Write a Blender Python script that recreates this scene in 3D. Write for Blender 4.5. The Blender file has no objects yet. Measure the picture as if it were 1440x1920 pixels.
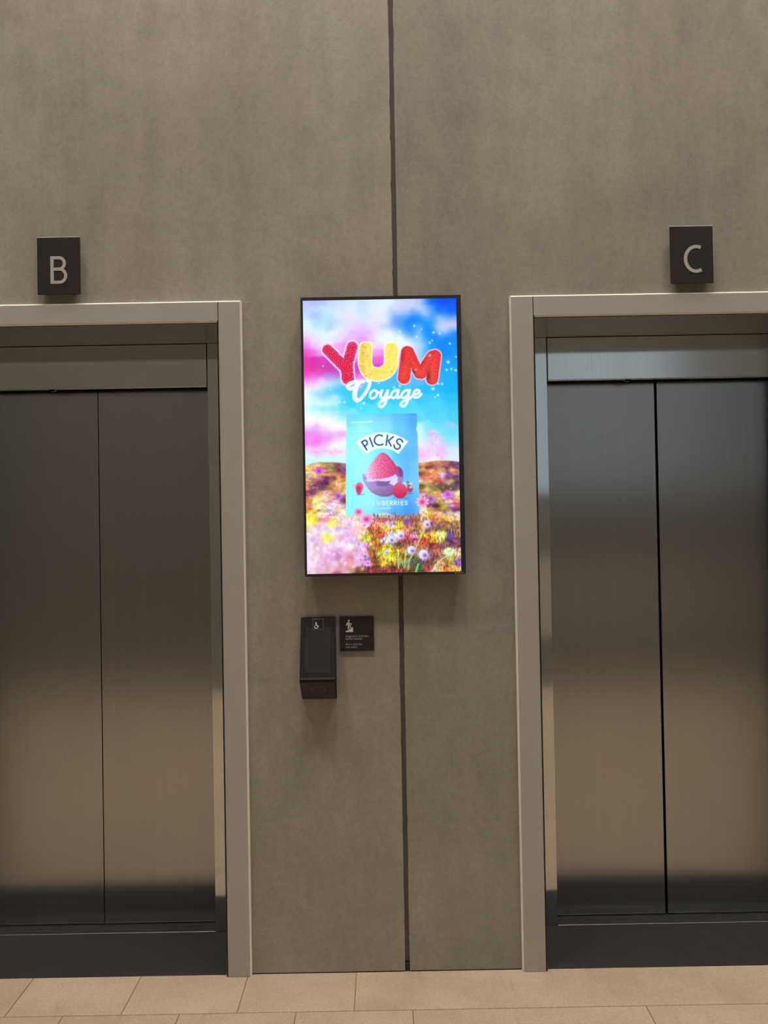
import bpy, bmesh, math, random
import numpy as np
from mathutils import Matrix, Vector

random.seed(7)
SC = bpy.context.scene
COL = SC.collection

# ------------------------------------------------------------------ camera
CAM_R = (0.99984304, -0.00007222, -0.01771684)
CAM_U = (0.01771464, -0.01222452, 0.99976835)
CAM_F = (0.00028878, 0.99992528, 0.01222132)
CAM_LOC = (0.0, -2.84615, 1.6522)
cam = bpy.data.cameras.new('camera')
cam.sensor_fit = 'VERTICAL'
cam.sensor_height = 36.0
cam.sensor_width = 27.0
cam.lens = 1443.0 / 1920.0 * 36.0
cam.clip_start = 0.05
cam_ob = bpy.data.objects.new('camera', cam)
COL.objects.link(cam_ob)
m = Matrix.Identity(4)
for i in range(3):
    m[i][0] = CAM_R[i]
    m[i][1] = CAM_U[i]
    m[i][2] = -CAM_F[i]
    m[i][3] = CAM_LOC[i]
cam_ob.matrix_world = m
SC.camera = cam_ob

# ------------------------------------------------------------------ world (dusk sky outside the windows)
world = bpy.data.worlds.new('dusk_sky')
SC.world = world
world.use_nodes = True
bg = world.node_tree.nodes['Background']
bg.inputs['Color'].default_value = (0.70, 0.76, 0.79, 1)
bg.inputs['Strength'].default_value = 0.82

# ------------------------------------------------------------------ exposure
SC.view_settings.view_transform = 'Standard'
SC.view_settings.look = 'None'
SC.view_settings.gamma = 1.0
SC.view_settings.exposure = 0.0
SC.view_settings.use_curve_mapping = False
try:
    SC.cycles.max_bounces = 7
    SC.cycles.caustics_refractive = False
except Exception:
    pass

LAMP_NEAR = 100.0      # emission of the ceiling lights by the lift wall
LAMP_FAR = 164.0        # emission of the ceiling lights deeper in the lobby
LAMP_COLOR = (1.0, 0.91, 0.80, 1)

# ------------------------------------------------------------------ room dimensions (metres)
RX0, RX1 = -5.0, 5.0
RY0, RY1 = -4.15, 0.0
RZ = 10.5
FRAME_T = 0.02          # frame stands proud of the concrete
DREC = 0.298            # recess depth to header / jamb strips
DDOOR = 0.371           # depth of the door leaves


# ------------------------------------------------------------------ helpers: objects
def link(name, me, mat=None, parent=None):
    o = bpy.data.objects.new(name, me)
    COL.objects.link(o)
    if mat is not None:
        me.materials.append(mat)
    if parent is not None:
        o.parent = parent
    return o


def finish(bm, name, mat, parent=None, smooth=False):
    bmesh.ops.recalc_face_normals(bm, faces=bm.faces)
    me = bpy.data.meshes.new(name)
    bm.to_mesh(me)
    bm.free()
    if smooth:
        for p in me.polygons:
            p.use_smooth = True
    return link(name, me, mat, parent)


def bm_box(bm, x0, x1, y0, y1, z0, z1):
    vs = [bm.verts.new(c) for c in ((x0, y0, z0), (x1, y0, z0), (x1, y1, z0), (x0, y1, z0),
                                    (x0, y0, z1), (x1, y0, z1), (x1, y1, z1), (x0, y1, z1))]
    for f in ((0, 1, 2, 3), (4, 5, 6, 7), (0, 1, 5, 4), (1, 2, 6, 5), (2, 3, 7, 6), (3, 0, 4, 7)):
        bm.faces.new([vs[i] for i in f])


def box(name, x0, x1, y0, y1, z0, z1, mat, parent=None, base=(0, 0, 0), bevel=0.0, seg=2):
    bm = bmesh.new()
    bx, by, bz = base
    bm_box(bm, x0 - bx, x1 - bx, y0 - by, y1 - by, z0 - bz, z1 - bz)
    if bevel > 0:
        bmesh.ops.bevel(bm, geom=list(bm.edges), offset=bevel, segments=seg, profile=0.5, affect='EDGES')
    return finish(bm, name, mat, parent)


def prism_y(bm, pts, y0, y1):
    """polygon in x,z extruded from y0 to y1"""
    a = [bm.verts.new((x, y0, z)) for x, z in pts]
    b = [bm.verts.new((x, y1, z)) for x, z in pts]
    n = len(pts)
    bm.faces.new(a)
    bm.faces.new(b[::-1])
    for i in range(n):
        bm.faces.new((a[i], a[(i + 1) % n], b[(i + 1) % n], b[i]))


def smooth_path(pts, n=6, closed=False):
    p = [np.array(q, float) for q in pts]
    out = []
    N = len(p)
    rng = range(N if closed else N - 1)
    for i in rng:
        p0 = p[(i - 1) % N] if (closed or i > 0) else p[0]
        p1, p2 = p[i % N], p[(i + 1) % N]
        p3 = p[(i + 2) % N] if (closed or i + 2 < N) else p[-1]
        for k in range(n):
            t = k / n
            out.append(0.5 * ((2 * p1) + (-p0 + p2) * t + (2 * p0 - 5 * p1 + 4 * p2 - p3) * t * t
                              + (-p0 + 3 * p1 - 3 * p2 + p3) * t ** 3))
    if not closed:
        out.append(p[-1])
    return [tuple(q) for q in out]


def ribbon(bm, pts, w, y0, y1, closed=False):
    """flat stroke of width w along pts (x,z), from y0 (front) to y1"""
    P = [np.array(q, float) for q in pts]
    n = len(P)
    L, R_ = [], []
    for i in range(n):
        if closed:
            t = P[(i + 1) % n] - P[(i - 1) % n]
        else:
            t = P[min(i + 1, n - 1)] - P[max(i - 1, 0)]
        t = t / (np.linalg.norm(t) + 1e-12)
        nrm = np.array([-t[1], t[0]])
        L.append(P[i] + nrm * w / 2)
        R_.append(P[i] - nrm * w / 2)
    V = []
    for a, b in zip(L, R_):
        V.append([bm.verts.new((a[0], y0, a[1])), bm.verts.new((b[0], y0, b[1])),
                  bm.verts.new((b[0], y1, b[1])), bm.verts.new((a[0], y1, a[1]))])
    rng = range(n if closed else n - 1)
    for i in rng:
        A, B = V[i], V[(i + 1) % n]
        for k in range(4):
            bm.faces.new((A[k], A[(k + 1) % 4], B[(k + 1) % 4], B[k]))
    if not closed:
        bm.faces.new(V[0])
        bm.faces.new(V[-1][::-1])


def disc_y(bm, cx, cz, r, y0, y1, n=20, rz=None):
    rz = r if rz is None else rz
    prism_y(bm, [(cx + r * math.cos(2 * math.pi * i / n), cz + rz * math.sin(2 * math.pi * i / n)) for i in range(n)], y0, y1)


def wedge(name, axis, a0, a1, sect, mat, parent, base):
    """strip with a polygonal section: axis 'x' -> section (y,z), axis 'z' -> section (x,y)"""
    b_ = bmesh.new()
    bx, by, bz = base
    rings = []
    for a_ in (a0, a1):
        if axis == 'x':
            rings.append([b_.verts.new((a_ - bx, p - by, q - bz)) for p, q in sect])
        else:
            rings.append([b_.verts.new((p - bx, q - by, a_ - bz)) for p, q in sect])
    n = len(sect)
    b_.faces.new(rings[0])
    b_.faces.new(rings[1][::-1])
    for i in range(n):
        b_.faces.new((rings[0][i], rings[0][(i + 1) % n], rings[1][(i + 1) % n], rings[1][i]))
    return finish(b_, name, mat, parent)


def thing(name, label, cat, loc, group=None, kind=None):
    o = bpy.data.objects.new(name, None)
    o.empty_display_size = 0.1
    COL.objects.link(o)
    o.location = loc
    tag(o, label, cat, group, kind)
    return o


def tag(o, label=None, cat=None, group=None, kind=None):
    if label:
        o['label'] = label
    if cat:
        o['category'] = cat
    if group:
        o['group'] = group
    if kind:
        o['kind'] = kind
    return o


def text_mesh(name, body, size, mat, parent, x, y, z, depth=0.0004):
    """flat lettering facing -y, baseline start at x,z"""
    cu = bpy.data.curves.new(name + '_curve', 'FONT')
    cu.body = body
    cu.size = size
    cu.extrude = depth
    cu.resolution_u = 3
    tmp = bpy.data.objects.new(name + '_tmp', cu)
    COL.objects.link(tmp)
    bpy.context.view_layer.update()
    me = bpy.data.meshes.new_from_object(tmp.evaluated_get(bpy.context.evaluated_depsgraph_get()))
    bpy.data.objects.remove(tmp)
    bpy.data.curves.remove(cu)
    me.name = name
    me.transform(Matrix.Rotation(math.pi / 2, 4, 'X'))
    me.transform(Matrix.Translation((x, y, z)))
    me.materials.clear()
    return link(name, me, mat, parent)


# ------------------------------------------------------------------ helpers: materials
def new_mat(name):
    mt = bpy.data.materials.new(name)
    mt.use_nodes = True
    nt = mt.node_tree
    b = nt.nodes['Principled BSDF']
    return mt, nt, b


def N(nt, typ, **kw):
    n = nt.nodes.new(typ)
    for k, v in kw.items():
        if k in n.inputs:
            n.inputs[k].default_value = v
        else:
            setattr(n, k, v)
    return n


def coords(nt, scale=(1, 1, 1), kind='Object'):
    tc = N(nt, 'ShaderNodeTexCoord')
    mp = N(nt, 'ShaderNodeMapping')
    mp.inputs['Scale'].default_value = scale
    nt.links.new(tc.outputs[kind], mp.inputs['Vector'])
    return mp.outputs['Vector']


def noise(nt, vec, scale, detail=4.0, rough=0.55):
    n = N(nt, 'ShaderNodeTexNoise')
    n.inputs['Scale'].default_value = scale
    n.inputs['Detail'].default_value = detail
    n.inputs['Roughness'].default_value = rough
    nt.links.new(vec, n.inputs['Vector'])
    return n.outputs['Fac']


def ramp(nt, fac, stops):
    r = N(nt, 'ShaderNodeValToRGB')
    el = r.color_ramp.elements
    while len(el) < len(stops):
        el.new(0.5)
    for e, (p, c) in zip(el, stops):
        e.position = p
        e.color = (c[0], c[1], c[2], 1)
    nt.links.new(fac, r.inputs['Fac'])
    return r.outputs['Color']


def mix(nt, a, b, fac, blend='MIX'):
    n = N(nt, 'ShaderNodeMix')
    n.data_type = 'RGBA'
    n.blend_type = blend
    if isinstance(fac, (int, float)):
        n.inputs[0].default_value = fac
    else:
        nt.links.new(fac, n.inputs[0])
    for s, v in ((6, a), (7, b)):
        if isinstance(v, tuple):
            n.inputs[s].default_value = (v[0], v[1], v[2], 1)
        else:
            nt.links.new(v, n.inputs[s])
    return n.outputs[2]


def bump(nt, b, h, strength, dist):
    bp = N(nt, 'ShaderNodeBump')
    bp.inputs['Strength'].default_value = strength
    bp.inputs['Distance'].default_value = dist
    nt.links.new(h, bp.inputs['Height'])
    nt.links.new(bp.outputs['Normal'], b.inputs['Normal'])


def plain(name, col, rough=0.5, metal=0.0, spec=0.5, var=0.06, nscale=30.0):
    mt, nt, b = new_mat(name)
    v = coords(nt)
    f = noise(nt, v, nscale, 3)
    c = ramp(nt, f, [(0.25, tuple(x * (1 - var) for x in col)), (0.75, tuple(min(1, x * (1 + var)) for x in col))])
    nt.links.new(c, b.inputs['Base Color'])
    b.inputs['Roughness'].default_value = rough
    b.inputs['Metallic'].default_value = metal
    b.inputs['Specular IOR Level'].default_value = spec
    return mt


def make_concrete(name, tint=(1, 1, 1), seed=0.0):
    mt, nt, b = new_mat(name)
    tc = N(nt, 'ShaderNodeTexCoord')

    def mapped(scale, off=0.0):
        mp = N(nt, 'ShaderNodeMapping')
        mp.inputs['Scale'].default_value = scale
        mp.inputs['Location'].default_value = (seed + off, 0, seed * 0.7 + off)
        nt.links.new(tc.outputs['Object'], mp.inputs['Vector'])
        return mp.outputs['Vector']
    base = tuple(c * t for c, t in zip((0.322, 0.298, 0.264), tint))
    lo = tuple(c * 0.84 for c in base)
    hi = tuple(c * 1.13 for c in base)
    # broad cloudy tone, long vertical run-off streaks, mid mottling, fine grain
    broad = noise(nt, mapped((1, 1, 0.8)), 1.1, 3, 0.5)
    c = ramp(nt, broad, [(0.28, lo), (0.52, base), (0.75, hi)])
    streak = noise(nt, mapped((1, 1, 0.09), 3.1), 7.0, 4, 0.6)
    c = mix(nt, c, ramp(nt, streak, [(0.3, (0.80, 0.80, 0.80)), (0.6, (1, 1, 1)), (0.8, (1.06, 1.06, 1.06))]), 0.55, 'MULTIPLY')
    mott = noise(nt, mapped((1, 1, 0.7), 5.7), 9.0, 4, 0.65)
    c = mix(nt, c, ramp(nt, mott, [(0.3, (0.86, 0.87, 0.86)), (0.55, (1, 1, 1)), (0.8, (1.07, 1.06, 1.05))]), 0.8, 'MULTIPLY')
    tone = noise(nt, mapped((1, 1, 0.6), 9.3), 1.7, 2, 0.5)
    c = mix(nt, c, ramp(nt, tone, [(0.35, (1.02, 0.985, 1.0)), (0.65, (0.975, 1.01, 0.985))]), 0.8, 'MULTIPLY')
    fine = noise(nt, mapped((1, 1, 1), 2.0), 160.0, 2, 0.6)
    c = mix(nt, c, ramp(nt, fine, [(0.3, (0.88, 0.88, 0.87)), (0.7, (1.10, 1.10, 1.10))]), 0.75, 'MULTIPLY')
    grit = noise(nt, mapped((1, 1, 1), 6.6), 48.0, 3, 0.7)
    c = mix(nt, c, ramp(nt, grit, [(0.32, (0.86, 0.86, 0.85)), (0.5, (1, 1, 1)), (0.7, (1.09, 1.09, 1.08))]), 0.7, 'MULTIPLY')
    blotch = noise(nt, mapped((1, 1, 0.75), 7.9), 4.2, 4, 0.7)
    c = mix(nt, c, ramp(nt, blotch, [(0.34, (0.87, 0.87, 0.86)), (0.5, (1, 1, 1)), (0.7, (1.05, 1.05, 1.04))]), 0.8, 'MULTIPLY')
    # pores
    vo = N(nt, 'ShaderNodeTexVoronoi')
    vo.inputs['Scale'].default_value = 34.0
    nt.links.new(mapped((1, 1, 1), 1.3), vo.inputs['Vector'])
    pore = ramp(nt, vo.outputs['Distance'], [(0.03, (0.55, 0.53, 0.5)), (0.075, (1, 1, 1))])
    gate = noise(nt, mapped((1, 1, 1), 8.0), 11.0, 2)
    gate = ramp(nt, gate, [(0.56, (0, 0, 0)), (0.62, (1, 1, 1))])
    c = mix(nt, c, mix(nt, (1, 1, 1), pore, gate), 0.75, 'MULTIPLY')
    nt.links.new(c, b.inputs['Base Color'])
    b.inputs['Roughness'].default_value = 0.62
    b.inputs['Specular IOR Level'].default_value = 0.3
    bump(nt, b, fine, 0.15, 0.002)
    return mt


def make_steel(name, base=0.5, rough=0.3, aniso=0.85, tangent=(1, 0, 0), tint=(0.985, 1.0, 1.0)):
    mt, nt, b = new_mat(name)
    v = coords(nt, (260, 260, 1.2))
    f = noise(nt, v, 1.0, 3, 0.6)
    lo = tuple(base * 0.96 * t for t in tint)
    hi = tuple(base * 1.04 * t for t in tint)
    nt.links.new(ramp(nt, f, [(0.3, lo), (0.7, hi)]), b.inputs['Base Color'])
    b.inputs['Metallic'].default_value = 1.0
    b.inputs['Roughness'].default_value = rough
    b.inputs['Anisotropic'].default_value = aniso
    t = N(nt, 'ShaderNodeCombineXYZ')
    for i in range(3):
        t.inputs[i].default_value = tangent[i]
    nt.links.new(t.outputs[0], b.inputs['Tangent'])
    return mt


def make_tile(name):
    mt, nt, b = new_mat(name)
    oi = N(nt, 'ShaderNodeObjectInfo')
    tc = N(nt, 'ShaderNodeTexCoord')
    add = N(nt, 'ShaderNodeVectorMath', operation='ADD')
    sc = N(nt, 'ShaderNodeVectorMath', operation='SCALE')
    cx = N(nt, 'ShaderNodeCombineXYZ')
    nt.links.new(oi.outputs['Random'], cx.inputs[0])
    nt.links.new(oi.outputs['Random'], cx.inputs[1])
    nt.links.new(cx.outputs[0], sc.inputs[0])
    sc.inputs['Scale'].default_value = 37.0
    nt.links.new(tc.outputs['Object'], add.inputs[0])
    nt.links.new(sc.outputs[0], add.inputs[1])

    def mp(scale, rot=0.0):
        q = N(nt, 'ShaderNodeMapping')
        q.inputs['Scale'].default_value = scale
        q.inputs['Rotation'].default_value = (0, 0, rot)
        nt.links.new(add.outputs[0], q.inputs['Vector'])
        return q.outputs['Vector']
    cloud = noise(nt, mp((1, 1, 1)), 3.5, 5, 0.6)
    c = ramp(nt, cloud, [(0.25, (0.335, 0.262, 0.193)), (0.5, (0.39, 0.308, 0.23)), (0.75, (0.445, 0.358, 0.272))])
    vein = noise(nt, mp((7, 1.2, 1), 0.35), 2.6, 5, 0.6)
    c = mix(nt, c, ramp(nt, vein, [(0.28, (0.78, 0.76, 0.72)), (0.42, (1, 1, 1))]), 0.7, 'MULTIPLY')
    fleck = noise(nt, mp((1, 1, 1)), 120.0, 3, 0.6)
    c = mix(nt, c, ramp(nt, fleck, [(0.3, (0.82, 0.81, 0.79)), (0.7, (1.12, 1.12, 1.12))]), 0.8, 'MULTIPLY')
    one = ramp(nt, oi.outputs['Random'], [(0.0, (0.95, 0.95, 0.95)), (1.0, (1.04, 1.03, 1.02))])
    c = mix(nt, c, one, 1.0, 'MULTIPLY')
    nt.links.new(c, b.inputs['Base Color'])
    b.inputs['Roughness'].default_value = 0.55
    b.inputs['Specular IOR Level'].default_value = 0.35
    bump(nt, b, fleck, 0.12, 0.001)
    return mt


def make_emit(name, col, strength):
    mt, nt, b = new_mat(name)
    b.inputs['Base Color'].default_value = (0.8, 0.8, 0.8, 1)
    b.inputs['Emission Color'].default_value = col
    b.inputs['Emission Strength'].default_value = strength
    return mt


M = {}
M['concrete_l'] = make_concrete('concrete_a', (1.0, 0.995, 0.98), 0.0)
M['concrete_r'] = make_concrete('concrete_b', (0.94, 0.95, 0.95), 13.7)
M['core'] = plain('concrete_core', (0.12, 0.11, 0.10), 0.9)
M['sealant'] = plain('joint_sealant', (0.13, 0.113, 0.10), 0.85, var=0.12, nscale=8)
M['frame'] = plain('satin_grey_frame', (0.365, 0.348, 0.335), 0.42, 0.0, 0.5, 0.03, 6)
M['lit_edge'] = plain('pale_lit_edge', (0.80, 0.77, 0.72), 0.35, 0.0, 0.5, 0.03, 6)  # pale colour stands for light caught on frame and sign edges
M['gap'] = plain('shadow_gap', (0.02, 0.018, 0.017), 0.9)
M['steel'] = make_steel('brushed_steel_leaf', 0.41, 0.28, 0.88)
M['steel_panel'] = make_steel('brushed_steel_panel', 0.60, 0.13, 0.88)
M['steel_side'] = make_steel('brushed_steel_reveal', 0.40, 0.34, 0.3, (0, 1, 0))
M['sill'] = make_steel('sill_aluminium', 0.15, 0.45, 0.3)
M['nosing'] = make_steel('sill_nosing', 0.22, 0.4, 0.2)
M['threshold'] = plain('dark_threshold', (0.024, 0.022, 0.023), 0.5, 0.0, 0.25, 0.12, 14)
M['tile'] = make_tile('travertine_look_tile')
M['grout'] = plain('grout', (0.17, 0.125, 0.085), 0.9, var=0.1)
M['black'] = plain('black_plastic', (0.012, 0.011, 0.013), 0.38, 0.0, 0.45)
M['bezel'] = plain('display_bezel', (0.022, 0.020, 0.026), 0.42, 0.0, 0.4)
M['black_glass'] = plain('black_glass', (0.022, 0.019, 0.020), 0.35, 0.0, 0.35)
M['terminal'] = plain('terminal_body', (0.011, 0.009, 0.011), 0.6, 0.0, 0.2)
M['terminal_low'] = plain('terminal_lower_face', (0.026, 0.023, 0.024), 0.5, 0.0, 0.4)
M['ring'] = plain('sensor_ring', (0.10, 0.095, 0.10), 0.4)
M['plate_edge'] = plain('key_plate_edge', (0.045, 0.042, 0.045), 0.45)
M['white_print'] = plain('white_print', (0.62, 0.60, 0.57), 0.6, var=0.04)
M['grey_print'] = plain('grey_print', (0.36, 0.35, 0.35), 0.6, var=0.04)
M['sign'] = plain('sign_charcoal', (0.022, 0.019, 0.019), 0.45, 0.0, 0.3)
M['sign_edge'] = plain('sign_edge', (0.30, 0.26, 0.22), 0.5)
M['letter'] = plain('letter_grey', (0.40, 0.385, 0.36), 0.5, var=0.04)
M['plaster'] = plain('lobby_plaster', (0.27, 0.25, 0.22), 0.85, var=0.1, nscale=3)
M['dark_plaster'] = plain('lobby_end_wall', (0.225, 0.218, 0.205), 0.8, var=0.15, nscale=2)
M['reflect_panel'] = plain('pale_reflection_panel', (0.52, 0.51, 0.49), 0.8, var=0.04, nscale=3)  # pale tone of the panel added for the door reflection
M['ceiling'] = plain('ceiling_paint', (0.45, 0.43, 0.40), 0.9, var=0.03, nscale=3)
M['mullion'] = plain('window_mullion', (0.06, 0.06, 0.06), 0.4, 0.3)
M['lamp_near'] = make_emit('lamp_diffuser_near', LAMP_COLOR, LAMP_NEAR)
M['lamp_far'] = make_emit('lamp_diffuser_far', LAMP_COLOR, LAMP_FAR)
M['lamp_case'] = plain('lamp_case', (0.5, 0.5, 0.5), 0.5)
mt, nt, b = new_mat('window_glass')
b.inputs['Base Color'].default_value = (0.93, 0.97, 1.0, 1)
b.inputs['Roughness'].default_value = 0.02
b.inputs['Transmission Weight'].default_value = 1.0
b.inputs['IOR'].default_value = 1.45
M['glass'] = mt

# ================================================================== SETTING
# ---- elevator openings (clear width between the frame faces)
LIFTS = {
    'B': dict(xa=-1.7805, xb=-0.6010, seam=-1.1890, gap=0.003, lock=-1.350),
    'C': dict(xa=0.5665, xb=1.7290, seam=1.1460, gap=0.010, lock=1.010),
}
JOINT0, JOINT1 = 0.0491, 0.0666
ZSOFF = 2.3975
ZTOP = 2.4769

# ---- back wall: structural core with two concrete panels
bm = bmesh.new()
cut = [(L['xa'] - 0.006, L['xb'] + 0.006) for L in LIFTS.values()]
bm_box(bm, RX0, cut[0][0], 0.05, 0.62, -0.1, RZ)
bm_box(bm, cut[0][1], cut[1][0], 0.05, 0.62, -0.1, RZ)
bm_box(bm, cut[1][1], RX1, 0.05, 0.62, -0.1, RZ)
for a, c in cut:
    bm_box(bm, a, c, 0.05, 0.62, ZSOFF + 0.006, RZ)
wall = finish(bm, 'wall_back', M['core'])
tag(wall, 'grey cast concrete lift lobby wall split by a dark vertical joint', 'wall', kind='structure')


def jag(x, z0, z1, sgn):
    pts = []
    z = z0
    rnd = random.Random(int(x * 1e5))
    run = 0.0
    while z < z1:
        run = 0.7 * run + rnd.uniform(-0.0004, 0.0004)
        chip = rnd.uniform(0.001, 0.0026) if rnd.random() < 0.05 else 0.0
        pts.append((x + run - sgn * chip, z))
        z += 0.022
    pts.append((x, z1))
    return pts


def concrete_panel(edge, outer, cutx, sgn, mat):
    """panel between the joint edge and the outer room edge, with one lift opening"""
    c_in, c_out = (cutx[1], cutx[0]) if sgn > 0 else (cutx[0], cutx[1])
    zc = ZSOFF + 0.006
    pts = [(outer, 0.002), (c_out, 0.002), (c_out, zc), (c_in, zc), (c_in, 0.002)]
    pts += jag(edge, 0.002, RZ, sgn)
    pts += [(outer, RZ)]
    bm_ = bmesh.new()
    prism_y(bm_, pts, 0.0, 0.05)
    return finish(bm_, 'concrete_panel', mat, wall)


concrete_panel(JOINT0, RX0, cut[0], 1, M['concrete_l'])
concrete_panel(JOINT1, RX1, cut[1], -1, M['concrete_r'])
box('joint_sealant', JOINT0 - 0.003, JOINT1 + 0.003, 0.014, 0.049, 0.03, RZ, M['sealant'], wall)
box('joint_foot', JOINT0 + 0.002, JOINT1 - 0.002, 0.004, 0.048, 0.0, 0.026, M['gap'], wall)

# ---- other walls and the ceiling (behind and beside the camera)
bm = bmesh.new()
bm_box(bm, RX0 - 0.2, RX0, RY0 - 0.2, 0.62, -0.1, RZ)
tag(finish(bm, 'wall_left', M['plaster']), 'plain end wall left of the lift lobby', 'wall', kind='structure')
bm = bmesh.new()
bm_box(bm, RX1, RX1 + 0.2, RY0 - 0.2, 0.62, -0.1, RZ)
tag(finish(bm, 'wall_right', M['plaster']), 'plain end wall right of the lift lobby', 'wall', kind='structure')
bm = bmesh.new()
bm_box(bm, RX0, RX1, RY0 - 0.2, 0.62, RZ, RZ + 0.2)
tag(finish(bm, 'ceiling', M['ceiling']), 'pale ceiling high above the lift lobby', 'ceiling', kind='structure')

WX0, WX1, WZ0, WZ1 = 1.2, 3.0, 1.85, 3.9
bm = bmesh.new()
bm_box(bm, RX0, WX0, RY0 - 0.2, RY0, -0.1, RZ)
bm_box(bm, WX1, RX1, RY0 - 0.2, RY0, -0.1, RZ)
bm_box(bm, WX0, WX1, RY0 - 0.2, RY0, -0.1, WZ0)
bm_box(bm, WX0, WX1, RY0 - 0.2, RY0, WZ1, RZ)
tag(finish(bm, 'wall_front', M['dark_plaster']), 'dark wall across the lobby facing the lifts', 'wall', kind='structure')
win = thing('window_1', 'tall lobby window opposite the right lift', 'window', (0.5 * (WX0 + WX1), RY0 - 0.1, WZ0), kind='structure')
wb = win.location[:]
for k in range(3):
    xa = WX0 + k * (WX1 - WX0) / 3
    xb = WX0 + (k + 1) * (WX1 - WX0) / 3
    box('pane', xa + 0.03, xb - 0.03, RY0 - 0.105, RY0 - 0.095, WZ0 + 0.05, WZ1 - 0.05, M['glass'], win, wb)
for k in range(4):
    xm = WX0 + k * (WX1 - WX0) / 3
    xm = min(max(xm, WX0 + 0.03), WX1 - 0.03)
    box('mullion', xm - 0.03, xm + 0.03, RY0 - 0.14, RY0 - 0.06, WZ0, WZ1, M['mullion'], win, wb)
box('added_reflection_panel', WX0, WX1, RY0 + 0.0005, RY0 + 0.012, 0.48, 1.27, M['reflect_panel'], win, wb)  # added unseen panel, lightens the reflection in the right lift doors
for zz in (WZ0 + 0.025, WZ1 - 0.025):
    box('rail', WX0 + 0.06, WX1 - 0.06, RY0 - 0.14, RY0 - 0.06, zz - 0.025, zz + 0.025, M['mullion'], win, wb)

# ---- floor: grout bed with one object per tile
bm = bmesh.new()
bm_box(bm, RX0, RX1, RY0, 0.62, -0.1, -0.0022)
floor = finish(bm, 'floor', M['grout'])
tag(floor, 'beige travertine-look tiled lobby floor', 'floor', kind='structure')
TILE_MESH = {}
GAPW = 0.0016


def tile(x0, x1, y0, y1):
    w, d = round(x1 - x0 - 2 * GAPW, 4), round(y1 - y0 - 2 * GAPW, 4)
    if w < 0.02 or d < 0.02:
        return
    key = (w, d)
    if key not in TILE_MESH:
        b_ = bmesh.new()
        bm_box(b_, -w / 2, w / 2, -d / 2, d / 2, -0.010, 0.0)
        top = [e for e in b_.edges if all(v.co.z > -0.001 for v in e.verts)]
        bmesh.ops.bevel(b_, geom=top, offset=0.0008, segments=1, affect='EDGES')
        bmesh.ops.recalc_face_normals(b_, faces=b_.faces)
        me_ = bpy.data.meshes.new('tile')
        b_.to_mesh(me_)
        b_.free()
        me_.materials.append(M['tile'])
        TILE_MESH[key] = me_
    o_ = bpy.data.objects.new('tile', TILE_MESH[key])
    o_.location = ((x0 + x1) / 2, (y0 + y1) / 2, 0)
    COL.objects.link(o_)
    o_.parent = floor


def row(y1, y0, joints):
    js = [RX0] + sorted(j for j in joints if RX0 + 0.05 < j < RX1 - 0.05) + [RX1]
    for a_, c_ in zip(js[:-1], js[1:]):
        tile(a_, c_, y0, y1)


PIT = 0.394
row(-0.001, -0.2245, [-4.465, -3.677, -2.889, -2.101, -1.707, -1.313, -0.919, -0.526, -0.130, 1.60, 2.388, 3.176, 3.964])
row(-0.2245, -0.8245, [-4.266, -3.478, -2.690, -1.902, -1.114, -0.720, -0.326, 0.068, 0.856, 1.644, 2.432, 3.220, 4.008])
yy = -0.8245
k = 0
while yy > RY0 + 0.05:
    y2 = max(yy - 0.6, RY0)
    off = (0.0, 0.394, 0.2, 0.6)[k % 4]
    row(yy, y2, [RX0 + off + 0.788 * i for i in range(0, 14)])
    yy = y2
    k += 1


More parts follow.
